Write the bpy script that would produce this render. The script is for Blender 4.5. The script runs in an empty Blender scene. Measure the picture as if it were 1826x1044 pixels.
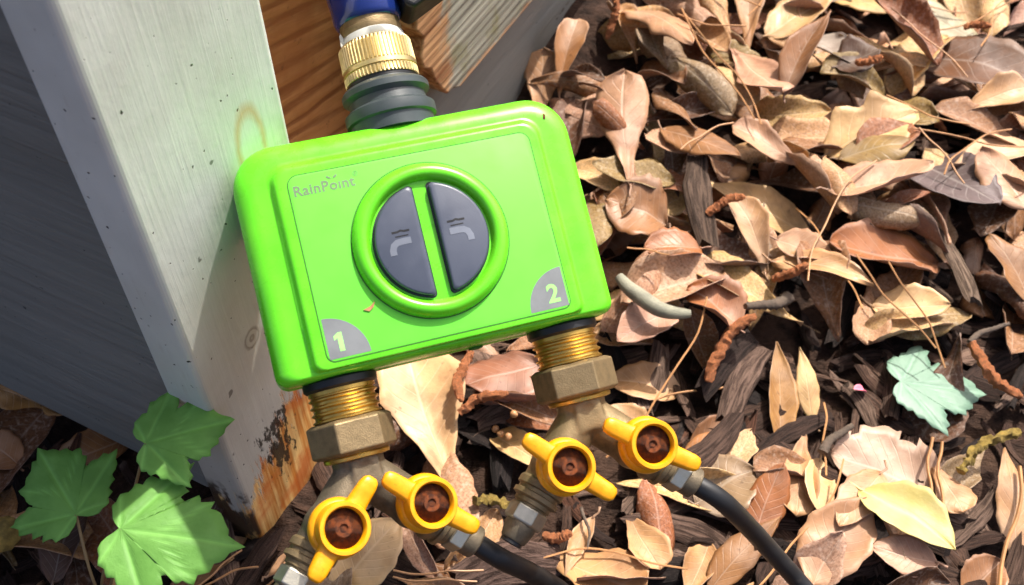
import bpy, bmesh, math, random
import numpy as np
from mathutils import Vector, Matrix, noise as mnoise
random.seed(11); RNG = np.random.default_rng(11)
SC = bpy.context.scene; COL = SC.collection
R = math.radians
# ------------------------------------------------------------------ camera
cam = bpy.data.cameras.new('camera'); cam_o = bpy.data.objects.new('camera', cam); COL.objects.link(cam_o)
cam.sensor_width = 36.0; cam.lens = 36.0 * 1900 / 1826; cam.clip_start = .01; cam.clip_end = 400
cam_o.location = (0, 0, .5); cam_o.rotation_euler = (R(40), 0, 0)
cam.dof.use_dof = True; cam.dof.focus_distance = .45; cam.dof.aperture_fstop = 18
SC.camera = cam_o
# ------------------------------------------------------------------ sky and sun
SUN_AZ, SUN_EL = 37, 57
wd = bpy.data.worlds.new('World'); SC.world = wd; wd.use_nodes = True
wn = wd.node_tree; wn.nodes.clear()
wo = wn.nodes.new('ShaderNodeOutputWorld'); wb = wn.nodes.new('ShaderNodeBackground'); ws = wn.nodes.new('ShaderNodeTexSky')
ws.sky_type = 'NISHITA'; ws.sun_disc = False; ws.sun_elevation = R(SUN_EL); ws.sun_rotation = R(SUN_AZ); ws.air_density = .5; ws.dust_density = 6.0; ws.ozone_density = .3
wb.inputs[1].default_value = .15
wn.links.new(ws.outputs[0], wb.inputs[0]); wn.links.new(wb.outputs[0], wo.inputs[0])
sd = bpy.data.lights.new('sun', 'SUN'); sd.energy = 3.6; sd.angle = R(1.0); sd.color = (1, .95, .87)
so = bpy.data.objects.new('sun', sd); COL.objects.link(so)
SV = Vector((math.cos(R(SUN_EL)) * math.sin(R(SUN_AZ)), math.cos(R(SUN_EL)) * math.cos(R(SUN_AZ)), math.sin(R(SUN_EL))))
so.rotation_euler = SV.to_track_quat('Z', 'Y').to_euler(); so.location = SV * 5
vs = SC.view_settings; vs.view_transform = 'Standard'; vs.look = 'None'; vs.gamma = 1; vs.exposure = 1.0
SC.render.engine = 'CYCLES'; SC.cycles.use_denoising = True

# ------------------------------------------------------------------ material helpers
def lin(c):
    return tuple(((x / 255) / 12.92 if x / 255 <= .04045 else ((x / 255 + .055) / 1.055) ** 2.4) for x in c) + (1,)
class NT:
    def __init__(s, name):
        s.m = bpy.data.materials.new(name); s.m.use_nodes = True; s.t = s.m.node_tree
        s.b = s.t.nodes['Principled BSDF']; s.out = s.t.nodes['Material Output']
    def n(s, kind, **kw):
        nd = s.t.nodes.new('ShaderNode' + kind)
        for k, v in kw.items():
            if k.startswith('i_'): nd.inputs[k[2:].replace('_', ' ')].default_value = v
            else: setattr(nd, k, v)
        return nd
    def put(s, sock, v):
        if hasattr(v, 'links'): s.t.links.new(v, sock)
        elif v is not None: sock.default_value = v
    def coord(s, kind='Object'): return s.n('TexCoord').outputs[kind]
    def mapped(s, v, scale=(1, 1, 1), rot=(0, 0, 0), loc=(0, 0, 0)):
        m = s.n('Mapping'); s.put(m.inputs[0], v); m.inputs['Scale'].default_value = scale; m.inputs['Rotation'].default_value = rot; m.inputs['Location'].default_value = loc
        return m.outputs[0]
    def noise(s, v, scale, detail=4, rough=.55, dist=0):
        n = s.n('TexNoise'); s.put(n.inputs['Vector'], v); n.inputs['Scale'].default_value = scale; n.inputs['Detail'].default_value = detail
        n.inputs['Roughness'].default_value = rough; n.inputs['Distortion'].default_value = dist
        return n.outputs['Fac']
    def math(s, op, a, b=None, c=None, clamp=False):
        n = s.n('Math', operation=op); n.use_clamp = clamp
        s.put(n.inputs[0], a); s.put(n.inputs[1], b); s.put(n.inputs[2], c)
        return n.outputs[0]
    def ramp(s, v, lo, hi, a=0., b=1.):
        n = s.n('MapRange', interpolation_type='SMOOTHSTEP'); s.put(n.inputs[0], v)
        for i, q in enumerate((lo, hi, a, b)): s.put(n.inputs[i + 1], q)
        return n.outputs[0]
    def mix(s, f, a, b, blend='MIX'):
        n = s.n('Mix', data_type='RGBA', blend_type=blend); s.put(n.inputs[0], f); s.put(n.inputs[6], a); s.put(n.inputs[7], b)
        return n.outputs[2]
    def sep(s, v):
        n = s.n('SeparateXYZ'); s.put(n.inputs[0], v); return n.outputs
    def bump(s, h, strength=.4, dist=.001, prev=None):
        n = s.n('Bump'); s.put(n.inputs['Height'], h); n.inputs['Strength'].default_value = strength; n.inputs['Distance'].default_value = dist
        if prev is not None: s.put(n.inputs['Normal'], prev)
        return n.outputs[0]
    def fin(s, color=None, rough=None, metal=None, normal=None, **kw):
        if color is not None: s.put(s.b.inputs['Base Color'], color)
        if rough is not None: s.put(s.b.inputs['Roughness'], rough)
        if metal is not None: s.put(s.b.inputs['Metallic'], metal)
        if normal is not None: s.put(s.b.inputs['Normal'], normal)
        for k, v in kw.items(): s.put(s.b.inputs[k.replace('_', ' ')], v)
        return s.m

def plain(name, c, rough=.5, metal=0., var=.12, scale=300, bump=.08, dist=.0003, dirt=None, spec=None):
    t = NT(name); co = t.coord()
    n1 = t.noise(co, scale * .25, 5, .6); n2 = t.noise(co, scale * 4, 3)
    c1 = lin(c); lo = tuple(x * (1 - var) for x in c1[:3]) + (1,); hi = tuple(min(1, x * (1 + var)) for x in c1[:3]) + (1,)
    colr = t.mix(t.ramp(n1, .3, .7), lo, hi)
    if dirt: colr = t.mix(t.ramp(t.noise(co, scale * .5, 6, .65), .55, .75, 0, .6), colr, lin(dirt))
    r = t.ramp(n1, .25, .75, max(.03, rough - .1), min(1, rough + .1))
    kw = {}
    if spec is not None: kw['Specular_IOR_Level'] = spec
    return t.fin(colr, r, metal, t.bump(n2, bump, dist), **kw)

# ------------------------------------------------------------------ mesh helpers
def mk(name, V, F, mats, parent=None, smooth=None, uv=None, mi=None):
    me = bpy.data.meshes.new(name); me.from_pydata([tuple(v) for v in V], [], F)
    for m in (mats if isinstance(mats, (list, tuple)) else [mats]): me.materials.append(m)
    if uv is not None:
        l = me.uv_layers.new(name='UVMap'); a = np.zeros(len(me.loops), int); me.loops.foreach_get('vertex_index', a)
        l.data.foreach_set('uv', np.asarray(uv, float)[a].ravel())
    if mi is not None: me.polygons.foreach_set('material_index', mi)
    me.validate(); fix_n(me, smooth)
    o = bpy.data.objects.new(name, me); COL.objects.link(o)
    if parent is not None: o.parent = parent
    return o
def fix_n(me, smooth):
    if smooth is not None:
        me.polygons.foreach_set('use_smooth', [True] * len(me.polygons))
        if smooth < 179: me.set_sharp_from_angle(angle=R(smooth))
    me.update()
def recalc(o):
    bm = bmesh.new(); bm.from_mesh(o.data); bmesh.ops.recalc_face_normals(bm, faces=bm.faces[:]); bm.to_mesh(o.data); bm.free(); return o
def bev(o, w, seg=2, ang=30):
    b = o.modifiers.new('bevel', 'BEVEL'); b.width = w; b.segments = seg; b.limit_method = 'ANGLE'; b.angle_limit = R(ang); return o
def tag(o, label, cat, group=None):
    o['label'] = label; o['category'] = cat
    if group: o['group'] = group
    return o
def empty(name, M, label=None, cat=None, group=None):
    o = bpy.data.objects.new(name, None); COL.objects.link(o); o.matrix_world = M; o.empty_display_size = .01
    if label: tag(o, label, cat, group)
    return o
def lathe(name, prof, n, mat, parent=None, axis='Y', c=(0, 0, 0), smooth=40, rmod=None, cap=True):
    """prof: (radius, height) list in mm; revolve about a local axis through c (mm)"""
    V = []; F = []; k = len(prof)
    for (r, h) in prof:
        for j in range(n):
            a = 2 * math.pi * j / n; rr = r * (rmod(a, h, j) if rmod else 1)
            p, q = rr * math.cos(a), rr * math.sin(a)
            v = {'Y': (p, h, q), 'Z': (p, q, h), 'X': (h, p, q)}[axis]
            V.append(((v[0] + c[0]) / 1000, (v[1] + c[1]) / 1000, (v[2] + c[2]) / 1000))
    for i in range(k - 1):
        for j in range(n):
            a, b = i * n + j, i * n + (j + 1) % n
            F.append((a, b, b + n, a + n))
    if cap: F.append(tuple(range(n))); F.append(tuple(range((k - 1) * n, k * n)))
    return recalc(mk(name, V, F, mat, parent, smooth))
def box(name, lo, hi, mat, parent=None, bw=0, sub=None):
    x0, y0, z0 = lo; x1, y1, z1 = hi
    V = [(x, y, z) for x in (x0, x1) for y in (y0, y1) for z in (z0, z1)]
    F = [(0, 1, 3, 2), (4, 6, 7, 5), (0, 4, 5, 1), (2, 3, 7, 6), (0, 2, 6, 4), (1, 5, 7, 3)]
    o = mk(name, V, F, mat, parent)
    if bw: bev(o, bw)
    return o
def prism(name, poly, d0, d1, mat, parent=None, plane='XY', bw=0, smooth=None):
    """polygon (metres) extruded from d0 to d1 along the remaining axis"""
    f = {'XY': lambda p, d: (p[0], p[1], d), 'XZ': lambda p, d: (p[0], d, p[1]), 'YZ': lambda p, d: (d, p[0], p[1])}[plane]
    n = len(poly); V = [f(p, d0) for p in poly] + [f(p, d1) for p in poly]
    F = [tuple(range(n)), tuple(range(n, 2 * n))] + [(i, (i + 1) % n, n + (i + 1) % n, n + i) for i in range(n)]
    o = recalc(mk(name, V, F, mat, parent, smooth))
    if bw: bev(o, bw, 3)
    return o
def catmull(P, m):
    P = [Vector(p) for p in P]; P = [P[0] * 2 - P[1]] + P + [P[-1] * 2 - P[-2]]; out = []
    for i in range(1, len(P) - 2):
        for k in range(m):
            t = k / m; a, b, c, d = P[i - 1:i + 3]
            out.append(.5 * ((2 * b) + (c - a) * t + (2 * a - 5 * b + 4 * c - d) * t * t + (3 * b - a - 3 * c + d) * t ** 3))
    return out + [P[-2]]
def tube_vf(P, rad, n=8, wob=None):
    P = [Vector(p) for p in P]; V = []; F = []; up = None
    for i, p in enumerate(P):
        t = (P[min(i + 1, len(P) - 1)] - P[max(i - 1, 0)]).normalized()
        if up is None: up = t.orthogonal().normalized()
        up = (up - t * up.dot(t)).normalized(); s = t.cross(up)
        r = rad[i] if hasattr(rad, '__len__') else rad
        for j in range(n):
            a = 2 * math.pi * j / n; rr = r * (wob(i, j) if wob else 1)
            V.append(p + (up * math.cos(a) + s * math.sin(a)) * rr)
    for i in range(len(P) - 1):
        for j in range(n):
            a, b = i * n + j, i * n + (j + 1) % n; F.append((a, b, b + n, a + n))
    F.append(tuple(range(n))[::-1]); F.append(tuple(range((len(P) - 1) * n, len(P) * n)))
    return V, F
def tube(name, P, rad, mat, parent=None, n=8, smooth=60, wob=None):
    V, F = tube_vf(P, rad, n, wob); return recalc(mk(name, V, F, mat, parent, smooth))
def text_mesh(name, body, size, mat, parent, loc, bold=0., depth=.0001, spacing=1., align='LEFT', shear=0):
    cu = bpy.data.curves.new(name, 'FONT'); cu.body = body; cu.size = size; cu.offset = bold; cu.extrude = depth; cu.space_character = spacing; cu.align_x = align; cu.shear = shear
    cu.resolution_u = 4
    t = bpy.data.objects.new(name, cu); COL.objects.link(t); bpy.context.view_layer.update()
    me = bpy.data.meshes.new_from_object(t.evaluated_get(bpy.context.evaluated_depsgraph_get()))
    bpy.data.objects.remove(t); me.materials.clear(); me.materials.append(mat); me.name = name
    o = bpy.data.objects.new(name, me); COL.objects.link(o); o.parent = parent; o.location = loc
    return o

# ------------------------------------------------------------------ materials
def m_plastic_green():
    t = NT('green plastic'); co = t.coord()
    n1 = t.noise(co, 60, 4); c = t.mix(t.ramp(n1, .3, .7), lin((92, 203, 30)), lin((104, 212, 38)))
    sp = t.noise(co, 900, 2); dirt = t.ramp(sp, .735, .76, 0, .55); c = t.mix(dirt, c, lin((110, 120, 60)))
    fine = t.noise(co, 3500, 2)
    return t.fin(c, t.ramp(t.noise(co, 180, 5), .3, .7, .24, .34), 0, t.bump(fine, .06, .0002))
def m_wood_siding(name, c, grain_axis='Y'):
    t = NT(name); co = t.coord()
    sc = (60, 4, 60) if grain_axis == 'Y' else (4, 60, 60)
    g = t.noise(t.mapped(co, sc), 2.2, 5, .6, .6); bl = t.noise(co, 9, 4)
    c0 = lin(c); dk = tuple(x * .78 for x in c0[:3]) + (1,); lt = tuple(x * 1.15 for x in c0[:3]) + (1,)
    col = t.mix(t.ramp(g, .3, .7), dk, lt); col = t.mix(t.ramp(bl, .45, .75, 0, .35), col, lin((96, 92, 80)))
    col = t.mix(t.ramp(t.n('ObjectInfo').outputs['Random'], 0, 1, 0, .45), col, lin((138, 138, 132)))
    sp = t.noise(co, 260, 2); col = t.mix(t.ramp(sp, .72, .75, 0, .8), col, lin((25, 24, 22)))
    return t.fin(col, .62, 0, t.bump(g, .55, .0016))
def m_gray_weathered():
    t = NT('weathered grey paint on board'); co = t.coord(); X = t.sep(co)
    g = t.noise(t.mapped(co, (3, 60, 80)), 2.4, 5, .6, .5)
    col = t.mix(t.ramp(g, .3, .7), lin((120, 118, 104)), lin((168, 166, 148)))
    mould = t.ramp(t.noise(co, 40, 5, .65), .5, .72, 0, .75); col = t.mix(mould, col, lin((120, 116, 66)))
    # bare rotted wood along the broken left end and the drip edge
    e = t.math('ADD', X[0], t.math('MULTIPLY', t.noise(co, 90, 4), .05)); bare = t.ramp(e, .262, .246)
    dr = t.math('ADD', X[2], t.math('MULTIPLY', t.noise(co, 120, 3), .012)); bare = t.math('MAXIMUM', bare, t.ramp(dr, .1275, .1235, 0, .8))
    wood = t.mix(t.ramp(g, .35, .65), lin((120, 72, 36)), lin((196, 150, 104)))
    col = t.mix(bare, col, wood)
    lines = t.n('TexWave', wave_type='BANDS', bands_direction='Z', i_Scale=55., i_Distortion=1.6, i_Detail=3.); t.put(lines.inputs[0], t.mapped(co, (.06, 1, 1)))
    h = t.math('ADD', g, t.math('MULTIPLY', lines.outputs['Fac'], .3))
    return t.fin(col, .75, 0, t.bump(h, .5, .0016))
def m_sheathing():
    t = NT('stained bare plywood sheathing'); co = t.coord()
    v = t.mapped(co, (1, 1, 1), (0, R(-15), 0))
    w = t.n('TexWave', wave_type='BANDS', bands_direction='Z', i_Scale=30., i_Distortion=9., i_Detail=4.); t.put(w.inputs[0], t.mapped(v, (.12, 1, 1)))
    w.inputs['Detail Scale'].default_value = 1.6
    f = w.outputs['Fac']; n1 = t.noise(t.mapped(v, (6, 30, 60)), 3, 5, .6); n2 = t.noise(co, 22, 4)
    col = t.mix(t.ramp(f, .1, .62), lin((140, 84, 38)), lin((190, 130, 72))); col = t.mix(t.ramp(n1, .35, .7, 0, .55), col, lin((206, 150, 92)))
    col = t.mix(t.ramp(n2, .45, .7, 0, .6), col, lin((150, 84, 34)))
    col = t.mix(t.ramp(t.noise(co, 70, 4, .7), .6, .72, 0, .8), col, lin((60, 40, 22)))
    return t.fin(col, .7, 0, t.bump(t.math('ADD', t.math('MULTIPLY', f, .5), n1), .5, .0012))
def m_trim():
    t = NT('old white paint on wood trim'); co = t.coord(); X = t.sep(co)
    g = t.noise(t.mapped(co, (120, 120, 5)), 2.5, 5, .6, .4); n1 = t.noise(co, 14, 4); n2 = t.noise(co, 60, 5, .65)
    white = t.mix(t.ramp(n1, .35, .7), lin((204, 205, 196)), lin((220, 222, 214)))
    white = t.mix(t.ramp(t.math('MULTIPLY', n2, g), .3, .46, 0, .28), white, lin((168, 158, 138)))
    # grime thickens towards the splash zone
    zz = t.math('ADD', X[2], t.math('MULTIPLY', n2, .1)); white = t.mix(t.ramp(zz, .24, .06, 0, .5), white, lin((150, 136, 112)))
    specks = t.ramp(t.noise(co, 330, 1.5), .715, .75); big = t.ramp(t.noise(co, 110, 2), .72, .76, 0, .7)
    white = t.mix(t.math('MAXIMUM', specks, big), white, lin((52, 48, 42)))
    # amber drip ring and knot
    def ell(cx, cz, rx, rz):
        a = t.math('DIVIDE', t.math('SUBTRACT', X[0], cx), rx); b = t.math('DIVIDE', t.math('SUBTRACT', X[2], cz), rz)
        return t.math('SQRT', t.math('ADD', t.math('MULTIPLY', a, a), t.math('MULTIPLY', b, b)))
    wob = t.math('MULTIPLY', t.math('SUBTRACT', n2, .5), .5)
    d1 = t.math('ADD', ell(.0625, .221, .0075, .016), wob); ring = t.math('SUBTRACT', 1, t.math('ABSOLUTE', t.math('DIVIDE', t.math('SUBTRACT', d1, 1), .34)), clamp=True)
    white = t.mix(t.math('MULTIPLY', ring, .6), white, lin((196, 140, 70)))
    d2 = t.math('ADD', ell(.034, .131, .0055, .006), wob); kr = t.math('SINE', t.math('MULTIPLY', d2, 9)); knot = t.ramp(d2, 1.15, .75); white = t.mix(t.math('MULTIPLY', knot, t.ramp(kr, -.4, .8, .15, .65)), white, lin((98, 88, 72)))
    # peeled foot: bare orange wood, black mould
    e = t.math('ADD', t.math('SUBTRACT', X[2], t.math('MULTIPLY', X[0], .85)), t.math('MULTIPLY', t.math('SUBTRACT', t.noise(t.mapped(co, (70, 70, 12)), 2.2, 6, .7), .5), .11))
    peel = t.ramp(e, .036, .024)
    wood = t.mix(t.ramp(g, .35, .65), lin((206, 128, 50)), lin((244, 200, 126))); wood = t.mix(t.ramp(t.noise(co, 40, 4), .45, .65, 0, .8), wood, lin((206, 104, 40)))
    c = t.mix(peel, white, wood)
    d3 = ell(.030, .05, .018, .036); mo = t.math('ADD', d3, t.math('MULTIPLY', t.math('SUBTRACT', t.noise(t.mapped(co, (1.6, 1.6, .55)), 120, 5, .75), .5), 3.6))
    c = t.mix(t.ramp(mo, .55, .38, 0, .93), c, lin((38, 34, 28)))
    side = t.math('MULTIPLY', t.ramp(X[0], .004, .0015), t.ramp(t.math('ADD', X[2], t.math('MULTIPLY', n2, .05)), .075, .06)); rot = t.math('MULTIPLY', side, t.ramp(t.noise(t.mapped(co, (1, 1, .6)), 75, 4), .4, .48))
    c = t.mix(t.math('MULTIPLY', rot, .95), c, lin((58, 44, 32)))
    h = t.math('SUBTRACT', t.math('ADD', t.math('MULTIPLY', g, .28), t.math('MULTIPLY', n2, .35)), t.math('ADD', t.math('MULTIPLY', peel, .7), t.math('MULTIPLY', specks, .5)))
    return t.fin(c, t.ramp(n2, .3, .7, .42, .6), 0, t.bump(h, .6, .0012))
def m_brass(name, c, rough, dull=0.):
    t = NT(name); co = t.coord(); n1 = t.noise(co, 160, 5, .65); n2 = t.noise(co, 1800, 3)
    c0 = lin(c); dk = tuple(x * .55 for x in c0[:3]) + (1,)
    col = t.mix(t.ramp(n1, .35, .72, .0, .55 + dull * .4), c0, dk)
    return t.fin(col, t.ramp(n1, .3, .7, rough, rough + .18), .95 - dull * .35, t.bump(t.math('ADD', n2, n1), .12 + dull * .3, .0004))
def m_yellow():
    t = NT('yellow dipped handle'); co = t.coord(); n1 = t.noise(co, 130, 5, .65); n2 = t.noise(co, 900, 3)
    c = t.mix(t.ramp(n1, .3, .7), lin((214, 140, 0)), lin((230, 160, 2))); c = t.mix(t.ramp(t.noise(co, 420, 4, .7), .64, .74, 0, .7), c, lin((150, 92, 20)))
    return t.fin(c, t.ramp(n1, .3, .7, .3, .5), 0, t.bump(t.math('ADD', n1, n2), .12, .0005))
def leaf_mat(name, under=False, attr=False):
    t = NT(name)
    if attr: a = t.n('Attribute', attribute_name='Col').outputs['Color']
    else: a = t.n('ObjectInfo').outputs['Color']
    uv = t.sep(t.coord('UV')); U = t.math('MULTIPLY', t.math('SUBTRACT', uv[0], .5), 2); A = t.math('ABSOLUTE', U)
    co = t.coord(); rnd = t.n('ObjectInfo').outputs['Random']
    mv = t.n('VectorMath', operation='ADD'); t.put(mv.inputs[0], co)
    cmb = t.n('CombineXYZ'); t.put(cmb.inputs[0], t.math('MULTIPLY', rnd, 7)); t.put(cmb.inputs[1], t.math('MULTIPLY', rnd, 3)); t.put(mv.inputs[1], cmb.outputs[0]); p = mv.outputs[0]
    n1 = t.noise(p, 45, 5, .6); n2 = t.noise(p, 240, 4, .65); n3 = t.noise(p, 22, 3)
    mid = t.ramp(A, .075, .0); ph = t.math('ADD', t.math('SUBTRACT', t.math('MULTIPLY', uv[1], 9), t.math('MULTIPLY', A, 2.1)), t.math('MULTIPLY', n3, .8))
    tri = t.math('ABSOLUTE', t.math('SUBTRACT', t.math('FRACT', ph), .5)); vein = t.math('MULTIPLY', t.ramp(tri, .09, .0), t.ramp(A, 1.0, .6))
    v = t.math('MAXIMUM', mid, t.math('MULTIPLY', vein, .6))
    dk = t.mix(1., a, (.38, .31, .27, 1), 'MULTIPLY'); lt = t.mix(.28, a, (1, .93, .82, 1))
    col = t.mix(t.ramp(n1, .36, .72, 0, .75), a, dk); col = t.mix(t.ramp(n3, .5, .72, 0, .5), col, lt)
    col = t.mix(t.ramp(n2, .62, .74, 0, .65), col, t.mix(1., a, (.25, .2, .17, 1), 'MULTIPLY'))
    col = t.mix(t.math('MULTIPLY', v, .4), col, lt if not under else t.mix(1., a, (.7, .6, .5, 1), 'MULTIPLY'))
    if under: col = t.mix(.3, col, (.40, .31, .26, 1))
    h = t.math('ADD', t.math('ADD', t.math('MULTIPLY', v, .8 if under else -.5), t.math('MULTIPLY', n2, .55)), t.math('MULTIPLY', n1, .6))
    t.fin(col, t.ramp(n1, .3, .7, .42, .62), 0, t.bump(h, .5, .0009), Specular_IOR_Level=.45)
    # thin dry blade: a little sun comes through
    tr = t.n('BsdfTranslucent'); t.put(tr.inputs[0], t.mix(1., col, (1, .72, .45, 1), 'MULTIPLY')); ms = t.n('MixShader'); ms.inputs[0].default_value = .16
    t.t.links.new(t.b.outputs[0], ms.inputs[1]); t.t.links.new(tr.outputs[0], ms.inputs[2]); t.t.links.new(ms.outputs[0], t.out.inputs[0])
    return t.m
def m_green_leaf(name, c, c2, trans):
    t = NT(name); uv = t.sep(t.coord('UV')); co = t.coord(); n1 = t.noise(co, 60, 4); n2 = t.noise(co, 420, 3)
    col = t.mix(t.ramp(n1, .3, .7), lin(c), lin(c2)); v = uv[0]
    col = t.mix(t.math('MULTIPLY', v, .5), col, tuple(min(1, x * 1.5 + .02) for x in lin(c2)[:3]) + (1,))
    t.fin(col, .5, 0, t.bump(t.math('ADD', t.math('MULTIPLY', v, -1), t.math('MULTIPLY', n2, .6)), .45, .0008), Specular_IOR_Level=.35)
    tr = t.n('BsdfTranslucent'); t.put(tr.inputs[0], col); ms = t.n('MixShader'); ms.inputs[0].default_value = trans
    t.t.links.new(t.b.outputs[0], ms.inputs[1]); t.t.links.new(tr.outputs[0], ms.inputs[2]); t.t.links.new(ms.outputs[0], t.out.inputs[0])
    return t.m
def m_bark(name, attr=False):
    t = NT(name); co = t.coord(); rnd = t.n('ObjectInfo').outputs['Random']
    if attr: a = t.n('Attribute', attribute_name='Col').outputs['Color']
    else: a = t.n('ObjectInfo').outputs['Color']
    v = t.coord('UV') if True else co
    g = t.noise(t.mapped(v, (26, 2.2, 1)), 1., 5, .7, .3); n1 = t.noise(co, 120, 4); n2 = t.noise(co, 30, 3)
    dk = t.mix(1., a, (.22, .19, .17, 1), 'MULTIPLY'); col = t.mix(t.ramp(g, .38, .62), dk, a); col = t.mix(t.ramp(n1, .55, .75, 0, .5), col, t.mix(.25, a, (.45, .38, .34, 1)))
    return t.fin(col, .85, 0, t.bump(t.math('ADD', g, t.math('MULTIPLY', n1, .4)), .9, .0016), Specular_IOR_Level=.25)
def m_soil():
    t = NT('dark bark mulch soil'); co = t.coord(); n1 = t.noise(co, 90, 6, .7); n2 = t.noise(co, 18, 4); g = t.noise(t.mapped(co, (1, 3, 1), (0, 0, .5)), 160, 4, .7)
    c = t.mix(t.ramp(n1, .3, .7), lin((34, 24, 19)), lin((74, 55, 45))); c = t.mix(t.ramp(n2, .5, .7, 0, .5), c, lin((96, 72, 56)))
    return t.fin(c, .95, 0, t.bump(t.math('ADD', n1, g), 1., .004), Specular_IOR_Level=.2)

M = dict(
    green=m_plastic_green(), label=plain('green label film', (102, 209, 62), .5, var=.03, spec=.3), line=plain('dark seam', (44, 104, 14), .6),
    btn=plain('charcoal button plastic', (70, 76, 90), .36, var=.06), icon=plain('grey icon print', (106, 112, 124), .4), black=plain('black rubber', (16, 17, 20), .45),
    print=plain('silver-grey print', (104, 128, 92), .6), badge=plain('grey badge print', (112, 116, 118), .55), num=plain('pale green print', (150, 235, 120), .5),
    collar=plain('dark grey plastic collar', (58, 66, 68), .42, var=.1), brass=m_brass('bright brass', (214, 174, 88), .24), brass2=m_brass('knurled pale brass', (222, 200, 142), .3),
    bronze=m_brass('dull oxidised brass', (146, 126, 92), .42, .8), bronze2=m_brass('dark and shade-painted oxidised brass', (120, 108, 88), .42, .9), steel=m_brass('zinc plated steel', (190, 186, 170), .32),  # darker brass: plugs and sleeves, plus painted shade on the left splitter body
    yellow=m_yellow(), rust=plain('rusty screw recess', (150, 78, 34), .85, var=.6, scale=2200, bump=1., dist=.004, dirt=(34, 16, 10)), hose=plain('black ribbed hose rubber', (22, 23, 25), .5, var=.25, dirt=(60, 52, 44)),
    blue=plain('glossy navy enamel', (24, 42, 104), .14, var=.1), tape=plain('white thread tape', (176, 178, 172), .55), lever=plain('black lever plastic', (15, 15, 17), .5),
    siding=m_wood_siding('grey fibre siding', (112, 112, 106)), strip=m_wood_siding('grey painted foundation strip', (124, 122, 112), 'X'), board=m_gray_weathered(), sheath=m_sheathing(), trim=m_trim(),
    leaf=leaf_mat('dead leaf upper side'), leafu=leaf_mat('dead leaf under side', True), leafs=leaf_mat('leaf litter', False, True),
    bark=m_bark('bark chip'), barks=m_bark('bark mulch', True), soil=m_soil(),
    catkin=plain('rusty catkin scales', (212, 132, 82), .9, var=.25, scale=3000, bump=1., dist=.002, dirt=(176, 100, 58)), straw=plain('dry pine needle', (176, 128, 84), .5, var=.25), twig=plain('grey twig bark', (96, 82, 70), .85, var=.3, scale=800, bump=.8, dist=.001),
    lichen=plain('yellow lichen', (178, 150, 74), .95, var=.4, scale=900, bump=1., dist=.003), petal=plain('pink petal', (226, 120, 140), .5), gbark=plain('grey-green bark', (132, 130, 112), .6, var=.25, scale=500, bump=.6, dist=.001, dirt=(84, 84, 70)),
    maple=m_green_leaf('fresh maple blade', (104, 158, 70), (126, 182, 88), .38), palemaple=m_green_leaf('pale green underside of maple leaf', (104, 134, 114), (120, 148, 128), .1), stem=plain('red-green leaf stalk', (132, 110, 74), .5), yleaf=m_green_leaf('yellow leaf blade', (182, 166, 98), (194, 180, 122), .1),
)
# ================================================================== GROUND
def vn(x, y, s, seed=0.): return mnoise.noise(Vector((x * s + seed, y * s - seed, seed)))
GX0, GX1, GY0, GY1 = -.75, .95, -.15, 1.35
def mound(x, y):
    p = HI @ Vector((x, y, 0)); d = max(0, -p.y); s = min(1, max(0, (p.x - .22) / .2)); return .055 * s * math.exp(-d / .06)
HI = (Matrix.Translation((-.129, .2533, 0)) @ Matrix.Rotation(R(63), 4, 'Z')).inverted()
def ground_z(x, y):
    return mound(x, y) + .006 * vn(x, y, 9) + .004 * vn(x, y, 38, 3.3) + .0025 * vn(x, y, 110, 7.1) - .004
def build_ground():
    xs = [-60, -20, -6, -2.5, -1.3] + list(np.arange(GX0, GX1 + .001, .008)) + [1.6, 3, 8, 25, 60]
    ys = [-60, -20, -6, -2, -.6] + list(np.arange(GY0, GY1 + .001, .008)) + [1.9, 3.5, 9, 25, 60]
    V = [(x, y, ground_z(x, y) if abs(x) < 1.7 and abs(y) < 2 else 0) for y in ys for x in xs]; n = len(xs)
    F = [(j * n + i, j * n + i + 1, (j + 1) * n + i + 1, (j + 1) * n + i) for j in range(len(ys) - 1) for i in range(n - 1)]
    o = mk('ground', V, F, M['soil'], None, 180); o['kind'] = 'structure'
build_ground()

# ================================================================== HOUSE CORNER
HA = R(63); HO = Vector((-.129, .2533, 0))
house = empty('house_corner', Matrix.Translation(HO) @ Matrix.Rotation(HA, 4, 'Z'), 'weathered house corner with white trim board, grey lap siding and rotted bare sheathing', 'house')
HI = house.matrix_world.inverted()
def grid_box(name, lo, hi, cuts, mat, parent, bw):
    o = box(name, lo, hi, mat, parent); bm = bmesh.new(); bm.from_mesh(o.data)
    bmesh.ops.recalc_face_normals(bm, faces=bm.faces[:]); bm.to_mesh(o.data); bm.free(); bev(o, bw, 4); return o
tr = grid_box('corner_trim', (0, 0, -.02), (.085, .0245, 2.4), 0, M['trim'], house, .0028)
# left wall: lap siding boards (face -X), each leaning out at its foot
exp = .2185; z = .0305; k = 0
while z < 2.3:
    x_lo, x_hi = .0010, .0150; yb, ye = .0235, 3.2
    V = []
    for y in (yb, ye):
        V += [(x_lo, y, z), (x_hi, y, z + exp + .012), (x_hi + .008, y, z + exp + .012), (x_lo + .008, y, z)]
    o = recalc(mk('siding_board', V, [(0, 1, 5, 4), (1, 2, 6, 5), (2, 3, 7, 6), (3, 0, 4, 7), (0, 3, 2, 1), (4, 5, 6, 7)], M['siding'], house)); bev(o, .003, 3)
    z += exp
box('sill_board', (.018, .0235, -.04), (.05, 3.2, .06), M['strip'], house)
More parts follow.
